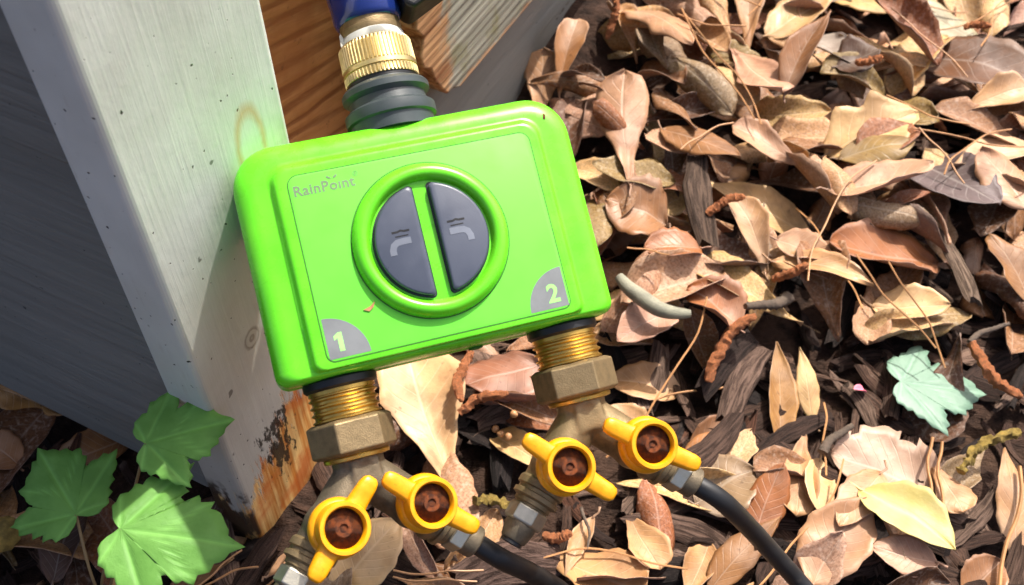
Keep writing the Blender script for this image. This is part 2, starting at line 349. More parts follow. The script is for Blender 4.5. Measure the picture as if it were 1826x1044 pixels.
# right wall: bare sheathing planks laid on a slant, clipped to the opening
def clip(poly, ax, v, keep_gt):
    out = []
    for i in range(len(poly)):
        a, b = poly[i], poly[(i + 1) % len(poly)]; ia = (a[ax] > v) == keep_gt; ib = (b[ax] > v) == keep_gt
        if ia: out.append(a)
        if ia != ib:
            t = (v - a[ax]) / (b[ax] - a[ax]); out.append((a[0] + t * (b[0] - a[0]), a[1] + t * (b[1] - a[1])))
    return out
dx, dz = math.cos(R(-15)), math.sin(R(-15)); nx, nz = -dz, dx
for k in range(-6, 16):
    off = (.13 * nx + .223 * nz) + k * .135; a, b = off + .0012, off + .135 - .0012
    pl = [(dx * s + nx * o_, dz * s + nz * o_) for s, o_ in ((-2, a), (4, a), (4, b), (-2, b))]
    for ax, v, gt in ((0, .028, True), (0, 1.6, False), (1, -.04, True), (1, 2.4, False)): pl = clip(pl, ax, v, gt) if len(pl) > 2 else []
    if len(pl) > 2: bev(prism('sheathing_plank', pl, .055 + .002 * (k % 2), .075, M['sheath'], house, 'XZ'), .0012)
# grey strip at the foot and the broken lap boards above it
prism('foundation_strip', [(.2, -.04), (3.2, -.04), (3.2, .135), (.2, .135)], .024, .05, M['strip'], house, 'XZ', .002)
brk = [(.240, .1165), (.2325, .121), (.2265, .1215), (.2215, .1285), (.2145, .139), (.2115, .149), (.2045, .1545), (.2025, .162), (.2065, .172), (.2, .181), (.203, .192), (.211, .205), (.222, .228), (.226, .34)]
b = prism('siding_board', brk + [(3.2, .34), (3.2, .1165)], .010, .0225, M['board'], house, 'XZ', .0012)
z = .335
while z < 2.3:
    prism('siding_board', [(.230 if z < .5 else .086, z), (3.2, z), (3.2, z + exp), (.230 if z < .5 else .086, z + exp)], .0065, .0205, M['strip'], house, 'XZ', .0012); z += exp - .002

# ================================================================== WATER TIMER (face z=0, +y towards the tap)
TM = Matrix(((.95068, -.24149, .19464, -.03214), (.30852, .80088, -.51323, .27768), (-.03194, .54797, .83589, .20575), (0, 0, 0, 1)))
timer = empty('water_timer', TM, 'lime green two-zone water timer with two charcoal half-moon buttons, hanging from a tap', 'water timer')
NA = 10
def rrect(x0, x1, y0, y1, rt, rb):
    P = []
    for (cx, cy, r, a0) in ((x1 - rt, y1 - rt, rt, 0), (x0 + rt, y1 - rt, rt, 90), (x0 + rb, y0 + rb, rb, 180), (x1 - rb, y0 + rb, rb, 270)):
        for k in range(NA + 1):
            a = R(a0 + 90 * k / NA); P.append((cx + r * math.cos(a), cy + r * math.sin(a)))
    return P
def loft(name, rings, mat, parent, smooth=35, caps=True):
    V = []; F = []; n = None
    for P, z in rings:
        n = len(P); V += [(p[0] / 1000, p[1] / 1000, z / 1000) for p in P]
    for i in range(len(rings) - 1):
        for j in range(n): a, b = i * n + j, i * n + (j + 1) % n; F.append((a, b, b + n, a + n))
    if caps: F.append(tuple(range(n))); F.append(tuple(range((len(rings) - 1) * n, len(rings) * n)))
    return recalc(mk(name, V, F, mat, parent, smooth))
def ring(ins, z, bot=None, rt=17, rb=5):
    b = ins if bot is None else bot
    return (rrect(-67 + ins, 67 - ins, -45.7 + b, 45.7 - ins, max(rt - ins * .8, 3), max(rb - b * .8, .6)), z)
rings = [ring(9, -42.5, 4), ring(5, -42, 2), ring(1.6, -39.5, .6), ring(.1, -35, 0), ring(0, -21.2, 0), ring(.35, -20.9, .3), ring(.35, -20.3, .3), ring(0, -20, 0), ring(0, -11, 0)]
for k in range(1, 9):
    a = R(90 * k / 8); rings.append(ring(8.2 * (1 - math.cos(a)), -11 + 7.6 * math.sin(a), 2.2 * (1 - math.cos(a))))
def pring(g, z, gb): return (rrect(-54 + g, 54 - g, -43.4 + gb, 36.5 - g, 7 - g * .3, 3.4 - gb * .3), z)
rings += [pring(-.5, -3.35, -.05), pring(.4, -3.2, .05), pring(1.2, -2.3, .2), pring(1.9, -.9, .35), pring(2.6, -.2, .5), pring(3.6, 0, .9)]
body = loft('body', rings, M['green'], timer, 50)
# label film with its seam line
seam = [(rrect(-47.4, 48., -41., 30.6, 4.4, 3.4), -.05), (rrect(-47.4, 48., -41., 30.6, 4.4, 3.4), .12)]
loft('label_seam', seam, M['line'], timer)
lab = loft('label_film', [(rrect(-47., 47.6, -40.6, 30.2, 4., 3.), -.05), (rrect(-47., 47.6, -40.6, 30.2, 4., 3.), .16), (rrect(-46.85, 47.45, -40.45, 30.05, 3.85, 2.85), .22)], M['label'], timer)
# dial ring with floor
CY = -3.9
lathe('dial_ring', [(29.9, .1), (29.8, .9), (29.2, 2.4), (28, 3.7), (26.6, 4.3), (25.2, 4.1), (24.1, 3.1), (23.3, 1.6), (22.9, .7), (.5, .7)], 96, M['green'], timer, 'Z', (0.6, CY, 0), 50, cap=True)
lathe('dial_seam', [(30.3, .1), (30.3, .32), (29.6, .32)], 96, M['line'], timer, 'Z', (.6, CY, 0))
def halfmoon(sgn, ins, r=21.6, gap=3.3):
    P = []; r = r - ins; x0 = gap + ins; rc = 1.6; a_max = math.acos((x0 + rc) / (r - rc))
    # arc from +a to -a with rounded corners against the straight side
    for k in range(25):
        a = a_max - 2 * a_max * k / 24; P.append((r * math.cos(a), r * math.sin(a)))
    cy = (r - rc) * math.sin(a_max)
    for k in range(1, 7):
        a = -a_max - (math.pi - a_max) * k / 6; P.append((x0 + rc + rc * math.cos(a), -cy + rc * math.sin(a)))
    for k in range(0, 6):
        a = math.pi - (math.pi - a_max) * k / 6; P.append((x0 + rc + rc * math.cos(a), cy + rc * math.sin(a)))
    return [(sgn * p[0] + .6, p[1] + CY) for p in P]
for sgn in (-1, 1):
    bt = loft('button', [(halfmoon(sgn, -.35), .5), (halfmoon(sgn, -.35), 1.1), (halfmoon(sgn, 0), 1.1), (halfmoon(sgn, 0), 3.3), (halfmoon(sgn, .45), 3.9), (halfmoon(sgn, 1.), 4.05)], [M['btn']], timer, 40)
    bt['label'] = 'charcoal half-moon button for outlet ' + ('1' if sgn < 0 else '2')
    loft('button_side_shade', [(halfmoon(sgn, -.12), .6), (halfmoon(sgn, -.12), 2.9), (halfmoon(sgn, .1), 3.)], M['black'], bt, 40)  # black sides paint in the shadow along the button edge
    loft('button_gap_shade', [(halfmoon(sgn, -.7), .6), (halfmoon(sgn, -.7), .85)], M['black'], bt)  # black ring carries the painted shadow round the button base
    # tap symbol: spout, body and cross handle
    cx = -10.6 if sgn < 0 else 10.8; cyi = CY + 1.5; sp = []
    arc = [(-4.3, -5.2), (-4.3, -3.4), (-3.6, -1.6), (-2.2, -.7), (0, -.5), (3.2, -.5)]
    lft = []; rgt = []
    for i, p in enumerate(arc):
        a = arc[max(i - 1, 0)]; b_ = arc[min(i + 1, len(arc) - 1)]; d = Vector((b_[0] - a[0], b_[1] - a[1])).normalized(); w = 1.25
        lft.append((p[0] - d.y * w, p[1] + d.x * w)); rgt.append((p[0] + d.y * w, p[1] - d.x * w))
    P = [((cx + (q[0] if sgn < 0 else -q[0])) / 1000, (cyi + q[1]) / 1000) for q in lft + rgt[::-1]]
    prism('tap_symbol', P, .004, .00415, M['icon'], bt)
    hd = [(-3.4, 3.7), (-1.2, 3.7), (0, 4.1), (1.2, 3.7), (3.4, 3.7), (3.4, 2.9), (1.2, 2.9), (0, 3.3), (-1.2, 2.9), (-3.4, 2.9)]
    prism('tap_symbol', [((cx + q[0]) / 1000, (cyi + q[1]) / 1000) for q in hd], .004, .00412, M['black'], bt)
    hd2 = [(-2.4, 1.8), (2.6, 1.8), (2.6, 1.35), (-2.4, 1.35)]
    prism('tap_symbol', [((cx + q[0]) / 1000, (cyi + q[1]) / 1000) for q in hd2], .004, .00412, M['black'], bt)
# printed brand line, registered mark and sprout over the i
lg = text_mesh('brand_lettering', 'RainPo\u0131nt', .0056, M['print'], timer, (-.0457, .0224, .00025), .00016, .00004, 1.07)
text_mesh('registered_mark', '\u00ae', .0026, M['print'], lg, (.0231, .0036, 0), 0, .00004)
for s_, q in ((1, (15.35, 4.9)), (-1, (15.0, 4.9))):
    pts = [(0, -.6), (s_ * .5, .1), (s_ * 1.5, .7), (s_ * 2.0, .55), (s_ * 1.7, -.1), (s_ * .9, -.55)]
    prism('sprout_mark', [((q[0] + a) / 1000, (q[1] + b_) / 1000) for a, b_ in pts], 0, .00006, M['print'], lg)
# quarter-round zone badges
for sgn, ch in ((-1, '1'), (1, '2')):
    x0 = (-46.2 if sgn < 0 else 46.9); y0 = -39.8; rr = 15.4
    P = [(x0, y0)] + [(x0 - sgn * rr * math.cos(R(90 * k / 14)), y0 + rr * math.sin(R(90 * k / 14))) for k in range(15)]
    bd = prism('zone_badge', [(p[0] / 1000, p[1] / 1000) for p in P], .0001, .00028, M['badge'], timer)
    nxx, nyy = x0 - sgn * 5.2, y0 + 2.4
    if ch == '1': prism('numeral', [((nxx + a) / 1000, (nyy + b_) / 1000) for a, b_ in ((-.9, 0), (.95, 0), (.95, 7), (-.5, 7), (-2.2, 5.9), (-2.2, 4.3), (-.9, 5))], .00028, .00034, M['num'], bd)
    else: text_mesh('numeral', ch, .0098, M['num'], bd, (nxx / 1000, nyy / 1000, .00032), .00026, .00003, 1, 'CENTER')
# underside plug, inlet collar, brass swivel, outlets
lathe('drain_plug', [(3, -45.9), (3, -46.6), (1.6, -46.9)], 20, M['line'], timer, 'Y', (12, 0, -26))
AZ = -20
lathe('inlet_collar', [(16.5, 44), (16.9, 49), (18.2, 49.6), (18.5, 51.2), (18.4, 53.6), (17.2, 54.6), (15.8, 55.2), (15.5, 58.5), (16.6, 59.2), (17.7, 60), (17.8, 62.2), (16.9, 63.4), (14.2, 64.6), (13.4, 66.5)], 64, M['collar'], timer, 'Y', (0, 0, AZ), 32)
lathe('washer', [(13.6, 64.6), (14.2, 65), (14.2, 66.6), (13.6, 67)], 48, M['black'], timer, 'Y', (0, 0, AZ))
def knurl(a, h, j):
    return 1 if not (66.6 < h < 69.6 or 72.2 < h < 81.4) else (1.012 if j % 4 < 2 else .972)
lathe('swivel_nut', [(13.2, 66.), (14.7, 66.3), (14.9, 66.8), (14.9, 69.4), (14.5, 69.8), (15.1, 70.1), (15.1, 71.8), (14.6, 72.1), (14.9, 72.5), (14.7, 81.), (14.1, 82.), (12.6, 82.2)], 232, M['brass2'], timer, 'Y', (0, 0, AZ), 25, knurl)
OX = (-43.7, 46.9)
for x in OX:
    lathe('washer', [(13.2, -45), (14.3, -46.2), (14.3, -48.6), (13.3, -49.6)], 48, M['black'], timer, 'Y', (x, 0, AZ))
    pr = [(12.9, -48.5), (12.9, -51.)]
    for k in range(4):
        h = -51.2 - k * 2.75; pr += [(12.2, h), (12.3, h - .5), (13.3, h - 1.15), (13.3, h - 1.6), (12.2, h - 2.3)]
    pr += [(12.1, -63)]
    lathe('outlet_thread', pr, 56, M['brass'], timer, 'Y', (x, 0, AZ), 28)

# ================================================================== BLUE SHUT-OFF VALVE ABOVE THE TIMER
valve = empty('shutoff_valve', TM @ Matrix.Translation((0, .082, AZ / 1000)), 'navy blue enamelled tap valve with black lever above the pale brass swivel', 'valve')
lathe('thread_tape', [(12.4, 0), (13.2, .4), (13.0, 3.2), (12.2, 3.8)], 40, M['tape'], valve, 'Y', smooth=60, rmod=lambda a, h, j: 1 + .03 * math.sin(3 * a + h))
tp = prism('tape_scrap', [(-.0136, .000), (-.0125, -.0008), (-.0118, .003), (-.0127, .0055), (-.0134, .0045)], .004, .0043, M['tape'], valve)
lathe('brass_adapter', [(12.2, 3.2), (12.6, 4), (12.6, 6), (12.1, 6.4), (12.1, 9.5)], 40, M['bronze'], valve, 'Y')
lathe('valve_body', [(12.4, 8.8), (13.2, 9.4), (13.8, 11), (14.0, 16), (14.6, 24), (16.5, 32), (17, 42), (15, 52), (13, 58), (12.6, 66)], 48, M['blue'], valve, 'Y', smooth=60)
lathe('riser_pipe', [(10.6, 62), (10.6, 150)], 32, M['bronze'], valve, 'Y')
lathe('lever_stem', [(6.5, 8), (6.5, 20), (5, 21)], 24, M['lever'], valve, 'X', (0, 24, 4))
prism('lever', [(.0135, .0105), (.0172, .0078), (.0215, .0098), (.0365, .0175), (.045, .028), (.048, .075), (.036, .078), (.028, .042), (.0155, .036)], -.006, .014, M['lever'], valve, 'XY', .0016)

# ================================================================== BRASS Y-SPLITTERS
def hexnut(name, ap, y0, y1, mat, parent, c=(0, 0, 0), axis='Y', ph=0., bw=.0005, ch=1.2):
    r = ap / math.cos(math.pi / 6); n = 6; V = []; F = []
    for rr, h in ((ap * .985, y0), (r, y0 - math.copysign(ch, y0 - y1)), (r, y1 + math.copysign(ch, y0 - y1)), (ap * .985, y1)):
        for j in range(n):
            a = math.pi * 2 * j / n + ph; p, q = rr * math.cos(a), rr * math.sin(a)
            V.append(((c[0] + p) / 1000, (c[1] + h) / 1000, (c[2] + q) / 1000))
    for i in range(3):
        for j in range(n): a, b_ = i * n + j, i * n + (j + 1) % n; F.append((a, b_, b_ + n, a + n))
    F += [tuple(range(n)), tuple(range(18, 24))]
    o = recalc(mk(name, V, F, mat, parent)); bev(o, bw, 2); return o
def frame_from(o, d):
    """matrix at o with local +Y along d, +Z kept near the splitter's front"""
    y = Vector(d).normalized(); z = Vector((0, 0, 1)); x = y.cross(z).normalized(); z = x.cross(y)
    m = Matrix((x, y, z)).transposed().to_4x4(); m.translation = Vector(o); return m
def handle(parent, cx, cy, ang, hub0):
    """yellow butterfly handle: cup hub facing +z, two wings; ang = direction of the wings"""
    sub = 40
    hb = lathe('handle', [(8.6, hub0), (10.9, hub0 + .3), (11.2, hub0 + 2.5), (10.6, hub0 + 4.6), (9.6, hub0 + 5.2), (9.4, hub0 + 7), (9.6, hub0 + 11.4), (9.2, hub0 + 12.2), (7.9, hub0 + 12.2), (7.3, hub0 + 11.4), (7.0, hub0 + 6.5)], 48, M['yellow'], parent, 'Z', (0, 0, 0), 45)
    hb.location = (cx / 1000, cy / 1000, 0); hb.rotation_euler = (0, 0, R(ang))
    lathe('screw_recess', [(7.2, hub0 + 9.4), (5.8, hub0 + 8.7), (3.4, hub0 + 8.8), (3.1, hub0 + 10), (1.7, hub0 + 10.1), (1.4, hub0 + 9.2), (.3, hub0 + 9.1)], 24, M['rust'], hb, 'Z', (0, 0, 0), 60)
    for s_ in (1, -1):
        V = []; F = []; st = [(7.6, 4.4, 7.2, 7.0), (10.5, 3.9, 6.2, 7.2), (14, 3.7, 5.6, 7.8), (17.5, 3.5, 5., 8.4), (19.6, 2.9, 4., 8.8), (20.6, 1.7, 2.4, 9.0)]
        for (rr, hw, ht, zc) in st:
            for k in range(12):
                a = 2 * math.pi * k / 12; ca, sa = math.cos(a), math.sin(a)
                px = math.copysign(abs(ca) ** .6, ca) * hw; pz = math.copysign(abs(sa) ** .6, sa) * ht / 2
                V.append((s_ * rr / 1000, (px + s_ * .0) / 1000, (hub0 + zc + pz) / 1000))
        for i in range(len(st) - 1):
            for k in range(12): a, b_ = i * 12 + k, i * 12 + (k + 1) % 12; F.append((a, b_, b_ + 12, a + 12))
        F += [tuple(range(12)), tuple(range(60, 72))]
        recalc(mk('wing', V, F, M['yellow'], hb, 60))
def splitter(x, rot, angs, ends, label, mats):
    root = empty('hose_splitter', TM @ Matrix.Translation((x / 1000, -.0615, AZ / 1000)) @ Matrix.Rotation(R(rot), 4, 'Y'), label, 'hose splitter')
    hexnut('union_nut', 14.6, 0, -13.6, mats[0], root, ph=R(90 - 12 - rot))
    lathe('union_ring', [(12.4, -13.4), (12.9, -14.2), (12.6, -15.4), (11, -15.8)], 40, M['brass'], root)
    # cast body: neck, two arms and two valve bosses, fused
    V = []; F = []
    def add(P, r, n=20):
        v, f = tube_vf([Vector(p) / 1000 for p in P], [q / 1000 for q in r], n); o_ = len(V); V.extend(v); F.extend([tuple(i + o_ for i in ff) for ff in f])
    add([(0, -14.5, 0), (0, -17, 0), (0, -19, 0), (0, -27, 0)], [10.3, 10.1, 9.2, 9.2])
    for s_ in (-1, 1):
        add([(0, -20.5, 0), (s_ * 8, -28.5, 0), (s_ * 25, -45.5, 0)], [8.6, 8.9, 8.6])
        add([(s_ * 17, -37.5, -9), (s_ * 17, -37.5, 2), (s_ * 17, -37.5, 13.5)], [7.5, 10.2, 8.6])
    add([(0, -22, -8), (0, -22, 9.3)], [8.5, 7.8], 4)
    bd = recalc(mk('valve_body', V, F, mats[1], root, 180))
    rm = bd.modifiers.new('fuse', 'REMESH'); rm.mode = 'VOXEL'; rm.voxel_size = .0009; rm.use_smooth_shade = True
    sm = bd.modifiers.new('soften', 'SMOOTH'); sm.factor = .5; sm.iterations = 6
    for i, s_ in enumerate((-1, 1)):
        handle(root, s_ * 17, -37.8, angs[i], 13)
        d = Vector((s_, -1, 0)).normalized(); base = Vector((s_ * 24, -44.5, 0)) / 1000
        fm = frame_from(base, -d)
        e = ends[i]
        fit = lathe('outlet', [(8.9, 2), (9.6, 1), (9.6, -1.5), (8.4, -2), (8.4, -3.4), (9.4, -3.8), (9.4, -5.6), (7.6, -6.4), (7.6, -8), (6.6, -8.4), (6.4, -12)], 36, mats[0], root, 'Y', smooth=30)
        fit.matrix_local = fm
        hx = hexnut('ferrule', 7.0, -8.6, -15.5 if e != 'plug' else -16, M['steel'], fit, ph=.3, bw=.0004, ch=.8)
        if e == 'plug':
            lathe('end_plug', [(6.2, -15.6), (6.4, -17), (5.2, -22.5), (4.8, -23)], 24, M['bronze2'], fit); lathe('end_plug', [(4.4, -22.6), (4.4, -24.4)], 20, M['black'], fit)
        else: lathe('sleeve', [(6.4, -15), (6.6, -15.6), (6.5, -20.5), (6, -21)], 24, M['bronze2'], fit)
    return root
spl1 = splitter(OX[0], 13, (45, -42), ('plug', 'hose'), 'tarnished brass hose splitter with painted-in shade under outlet 1, both yellow handles lined up with its arms', (M['bronze'], M['bronze2']))  # body colour darkened to paint in the timer's shadow
spl2 = splitter(OX[1], 2, (-46, -37), ('plug', 'hose'), 'dull brass hose splitter under outlet 2, its plugged arm closed by a crosswise yellow handle', (M['bronze'], M['bronze']))
bpy.context.view_layer.update()
def hose(root, mid, label):
    d = Vector((1, -1, 0)).normalized(); s0 = root.matrix_world @ (Vector((24, -44.5, 0)) / 1000 + d * .018); s1 = root.matrix_world @ (Vector((24, -44.5, 0)) / 1000 + d * .034)
    P = catmull([s0, s1] + [Vector(p) for p in mid], 14)
    V, F = tube_vf(P, .0042, 18)
    tag(recalc(mk('drip_hose', V, F, M['hose'], None, 60)), label, 'hose')
hose(spl2, [(.101, .2135, .090), (.118, .2115, .064), (.133, .204, .047), (.158, .175, .033), (.20, .09, .028), (.30, -.08, .025), (.5, -.14, .02)], 'black rubber hose curving from splitter under outlet 2 across the leaf litter')
hose(spl1, [(.0075, .1935, .090), (.0215, .194, .070), (.045, .183, .048), (.075, .145, .033), (.08, .05, .026), (.05, -.08, .025), (-.1, -.14, .02)], 'black rubber hose leaving the splitter under outlet 1 past brown bark chunk')
# bits of debris on the timer
for nm, pts, lb in (('straw_flake', [(-30.4, -24.4), (-27.6, -23.6), (-25.4, -22.), (-26.4, -24.1), (-28.2, -25.4)], 'tiny straw flake stuck on the timer face below the dial'), ('dirt_speck', [(56.2, 34.8), (57.2, 34.6), (57.6, 36.4), (56.9, 37)], 'dark dirt speck on the upper right rim of the timer')):
    o = prism(nm, [((a - pts[0][0]) / 1000, (b_ - pts[0][1]) / 1000) for a, b_ in pts], 0, .0004, M['straw'] if nm == 'straw_flake' else M['rust'])
    o.matrix_world = TM @ Matrix.Translation((pts[0][0] / 1000, pts[0][1] / 1000, .0003 if nm == 'straw_flake' else -.0037)); tag(o, lb, 'debris')
# ================================================================== LITTER: height map so that things rest on one another
RES = .003
HX = int((GX1 - GX0) / RES) + 1; HY = int((GY1 - GY0) / RES) + 1
HM = np.zeros((HY, HX))
def _mound_map():
    X = GX0 + np.arange(HX) * RES - HO.x; Y = GY0 + np.arange(HY) * RES - HO.y; X, Y = np.meshgrid(X, Y); c, s = math.cos(HA), math.sin(HA)
    px, py = X * c + Y * s, -X * s + Y * c
    return .055 * np.clip((px - .22) / .2, 0, 1) * np.exp(-np.clip(-py, 0, None) / .06)
HM0 = _mound_map(); HM += HM0
def hidx(P):
    return np.clip(((P[:, 1] - GY0) / RES).astype(int), 0, HY - 1), np.clip(((P[:, 0] - GX0) / RES).astype(int), 0, HX - 1)
def settle(P, q=88, add=.0006):
    """lift for world points P so that all but the lowest few rest on what is there; marks the map"""
    j, i = hidx(P); lift = np.percentile(HM[j, i] - P[:, 2], q)
    np.maximum.at(HM, (j, i), P[:, 2] + lift + add); return lift
def in_house(x, y, m=.012):
    p = HI @ Vector((x, y, 0)); return p.x > -m and p.y > (-m if p.x < .24 else .012 - m)
def rotm(yaw, pitch, roll):
    return np.array(Matrix.Rotation(yaw, 3, 'Z') @ Matrix.Rotation(pitch, 3, 'X') @ Matrix.Rotation(roll, 3, 'Y'))
def M4(A, t, sc=(1, 1, 1)):
    m = Matrix([list(A[r] * np.array(sc)) + [t[r]] for r in range(3)] + [[0, 0, 0, 1]]); return m

PROF = {
    'spat': lambda v: (.14 + .86 * min(1, max(0, (v - .05) / .6)) ** 1.5) * math.sqrt(max(0, 1 - max(0, (v - .72) / .28) ** 2.4)) * min(1, v / .04 + .25),
    'oval': lambda v: max(0, math.sin(math.pi * min(1, v ** .92))) ** .72,
    'lance': lambda v: max(0, math.sin(math.pi * v ** .8)) ** 1.05,
    'lobed': lambda v: max(0, math.sin(math.pi * v ** .95)) ** .6 * (1 - .30 * abs(math.sin(v * 8.4 + .6)) ** 1.6),
    'toothed': lambda v: max(0, math.sin(math.pi * v ** .85)) ** .6 * (1 - .13 * ((v * 11) % 1)),
    'torn': lambda v: max(0, math.sin(math.pi * v ** .95)) ** .55,
}
def leaf_vf(L, W, shape, curl, bend, twist, ripple, seed, nu=8, nv=14, th=.0003, stalk=True, holes=False):
    rg = random.Random(seed); ph = rg.random() * 6; ph2 = rg.random() * 6; pf = PROF[shape]; asym = rg.uniform(-.18, .18); crease = rg.uniform(0, .35); side = rg.uniform(.55, 1.3)
    Rw = (W / 2) / max(abs(curl), .02) * (1 if curl >= 0 else -1); Rb = L / max(abs(bend), .02) * (1 if bend >= 0 else -1)
    V = []; UV = []
    for r in range(nv + 1):
        v = r / nv; h = max(W / 2 * pf(v), W * .012)
        for c in range(nu + 1):
            u = -1 + 2 * c / nu; uu = u * (1 + asym * (1 if u > 0 else -1) * .5)
            j = 1 + .045 * math.sin(v * 31 + ph + 9 * (u > 0)) * abs(u) ** 3 + .03 * mnoise.noise(Vector((v * 14, u * 3, seed * 1.7))) * abs(u) ** 3
            s = uu * h * j; kk = Rw / (side if u > 0 else 1)
            x = kk * math.sin(s / kk); z = kk * (1 - math.cos(s / kk)) + crease * abs(s) * .5
            z += ripple * W * abs(u) ** 2 * math.sin(v * 7 + ph + (2.1 if u > 0 else 0)) + .05 * W * mnoise.noise(Vector((u * 1.6 + seed, v * 3.2, .5)))
            tw = twist * (v - .5); x, z = x * math.cos(tw) - z * math.sin(tw), x * math.sin(tw) + z * math.cos(tw)
            y = (v - .5) * L; yb = Rb * math.sin(y / Rb); zb = -Rb * (1 - math.cos(y / Rb)); nyy = math.sin(y / Rb)
            V.append(Vector((x + .04 * L * math.sin(v * 3 + ph2), yb + z * nyy, zb + z * math.cos(y / Rb)))); UV.append(((u + 1) / 2, v))
    n = nu + 1; Q = [(r * n + c, r * n + c + 1, (r + 1) * n + c + 1, (r + 1) * n + c) for r in range(nv) for c in range(nu)]
    if holes:
        Q = [q for q in Q if mnoise.noise(Vector((UV[q[0]][0] * 3.2 + seed, UV[q[0]][1] * 4.2, 2.2))) < .17 or abs(UV[q[0]][0] - .5) < .1]
    # thickness
    N = [Vector() for _ in V]
    for q in Q:
        nn = (V[q[2]] - V[q[0]]).cross(V[q[3]] - V[q[1]])
        for i in q: N[i] += nn
    o = len(V); low = [V[i] - (N[i].normalized() if N[i].length > 0 else Vector((0, 0, 1))) * th for i in range(o)]
    F = list(Q) + [tuple(i + o for i in q[::-1]) for q in Q]; mi = [0] * len(Q) + [1] * len(Q)
    cnt = {}
    for q in Q:
        for k in range(4):
            e = (q[k], q[(k + 1) % 4]); cnt[e] = 1
    for (a, b) in cnt:
        if (b, a) not in cnt: F.append((b, a, a + o, b + o)); mi.append(1)
    V = V + low; UV = UV + UV
    if stalk:
        b0 = V[n // 2]; b1 = V[n + n // 2]; d = (b0 - b1).normalized(); l = L * rg.uniform(.07, .16)
        v2, f2 = tube_vf([b1, b0, b0 + d * l * .5 + Vector((.002 * rg.uniform(-1, 1), 0, .0015)), b0 + d * l + Vector((.004 * rg.uniform(-1, 1), 0, .003))], [.0006, .0007, .0006, .0007], 5)
        o = len(V); V = V + v2; UV = UV + [(.5, .02)] * len(v2); F += [tuple(i + o for i in f) for f in f2]; mi += [1] * len(f2)
    return V, F, UV, mi
PAL = {'tan': (196, 150, 108), 'straw': (206, 168, 116), 'bright': (222, 182, 134), 'pink': (196, 152, 128), 'pinktan': (190, 144, 112), 'pale': (214, 180, 146), 'brown': (152, 106, 70), 'rustb': (158, 98, 60), 'rust': (172, 120, 80),
       'dark': (92, 62, 46), 'choc': (104, 68, 44), 'redbrown': (150, 98, 76), 'olive': (150, 122, 76), 'olivepale': (168, 156, 124), 'ochre': (176, 130, 76), 'grey': (164, 150, 144), 'slate': (106, 92, 92), 'pinkgrey': (182, 150, 136), 'greybrown': (150, 124, 100)}
def pcol(k, jit=.1, dark=1.):
    c = lin(PAL[k]); f = random.uniform(1 - jit, 1 + jit) * dark * .95; return (min(1, c[0] * f), min(1, c[1] * f * random.uniform(.96, 1.02)), min(1, c[2] * f * random.uniform(.82, .98)), 1)
def leaf_obj(name, args, kw=None):
    V, F, UV, mi = leaf_vf(*args, **(kw or {})); return mk(name, V, F, [M['leaf'], M['leafu']], None, 180, UV, mi)

class Stuff:
    def __init__(s): s.V = []; s.F = []; s.UV = []; s.C = []; s.n = 0
    def add(s, P, F, UV, col):
        s.V.append(P); s.F.extend([tuple(i + s.n for i in f) for f in F]); s.UV.append(np.asarray(UV)); s.C.append(np.tile(np.array(col), (len(P), 1))); s.n += len(P)
    def build(s, name, mat, label, cat, smooth):
        V = np.concatenate(s.V); o = mk(name, V, s.F, mat, None, smooth, np.concatenate(s.UV))
        a = o.data.color_attributes.new('Col', 'FLOAT_COLOR', 'POINT')
        C = np.concatenate(s.C)
        if len(a.data) == len(C): a.data.foreach_set('color', C.ravel())
        tag(o, label, cat); o['kind'] = 'stuff'; return o
# ---------------------------------------------------------------- bark chips
def chip_vf(L, W, T, seed):
    rg = random.Random(seed); nc = 9; nl = 6; V = []; F = []; UV = []
    ang = sorted(rg.random() for _ in range(nc)); prof = [rg.uniform(.72, 1.18) for _ in range(nc)]
    bendx = rg.uniform(-.12, .12); bz = rg.uniform(-.06, .1)
    jag = [rg.uniform(-.16, .16) for _ in range(nc)], [rg.uniform(-.16, .16) for _ in range(nc)]
    for r in range(nl + 1):
        t = r / nl; w = (.45 + .55 * math.sin(math.pi * min(1, max(0, t * .9 + .06))) ** .5) * rg.uniform(.86, 1.1)
        for c in range(nc):
            a = 2 * math.pi * c / nc; x = math.cos(a) * W / 2 * w * prof[c]; z = math.sin(a) * T / 2 * (.6 + .4 * w) * (prof[c] + rg.uniform(-.12, .12))
            y = (t - .5) * L
            if r == 0: y += jag[0][c] * L * .7
            if r == nl: y += jag[1][c] * L * .7
            V.append(Vector((x + bendx * L * (t - .5) ** 2 * 4, y, z + bz * L * (t - .5) ** 2 * 4))); UV.append((c / nc * 1.0, t * 1.2 + seed * .37))
    for r in range(nl):
        for c in range(nc): a, b = r * nc + c, r * nc + (c + 1) % nc; F.append((a, b, b + nc, a + nc))
    F += [tuple(range(nc))[::-1], tuple(range(nl * nc, (nl + 1) * nc))]
    return V, F, UV
BARKP = [(66, 48, 40), (84, 62, 50), (54, 40, 34), (104, 80, 66), (44, 33, 29), (122, 98, 84), (92, 60, 44)]
st = Stuff(); CH = [chip_vf(*(L, W, T, i)) for i, (L, W, T) in enumerate([(random.uniform(.014, .05), random.uniform(.004, .013), random.uniform(.002, .005)) for _ in range(16)])]
CHN = [np.array([tuple(v) for v in c[0]]) for c in CH]
for k in range(2300):
    x, y = random.uniform(-.5, .7), random.uniform(.02, 1.0)
    if in_house(x, y, -.01): continue
    c = random.randrange(16); A = rotm(random.uniform(0, 6.3), random.gauss(0, .16), random.gauss(0, .3)); P = CHN[c] @ A.T * random.uniform(.6, 1.25) + np.array([x, y, 0])
    j, i = hidx(P); P[:, 2] += np.percentile(HM[j, i] - P[:, 2], 55) * .7; np.maximum.at(HM, (j, i), P[:, 2])
    cl = lin(random.choice(BARKP)); st.add(P, CH[c][1], CH[c][2], cl)
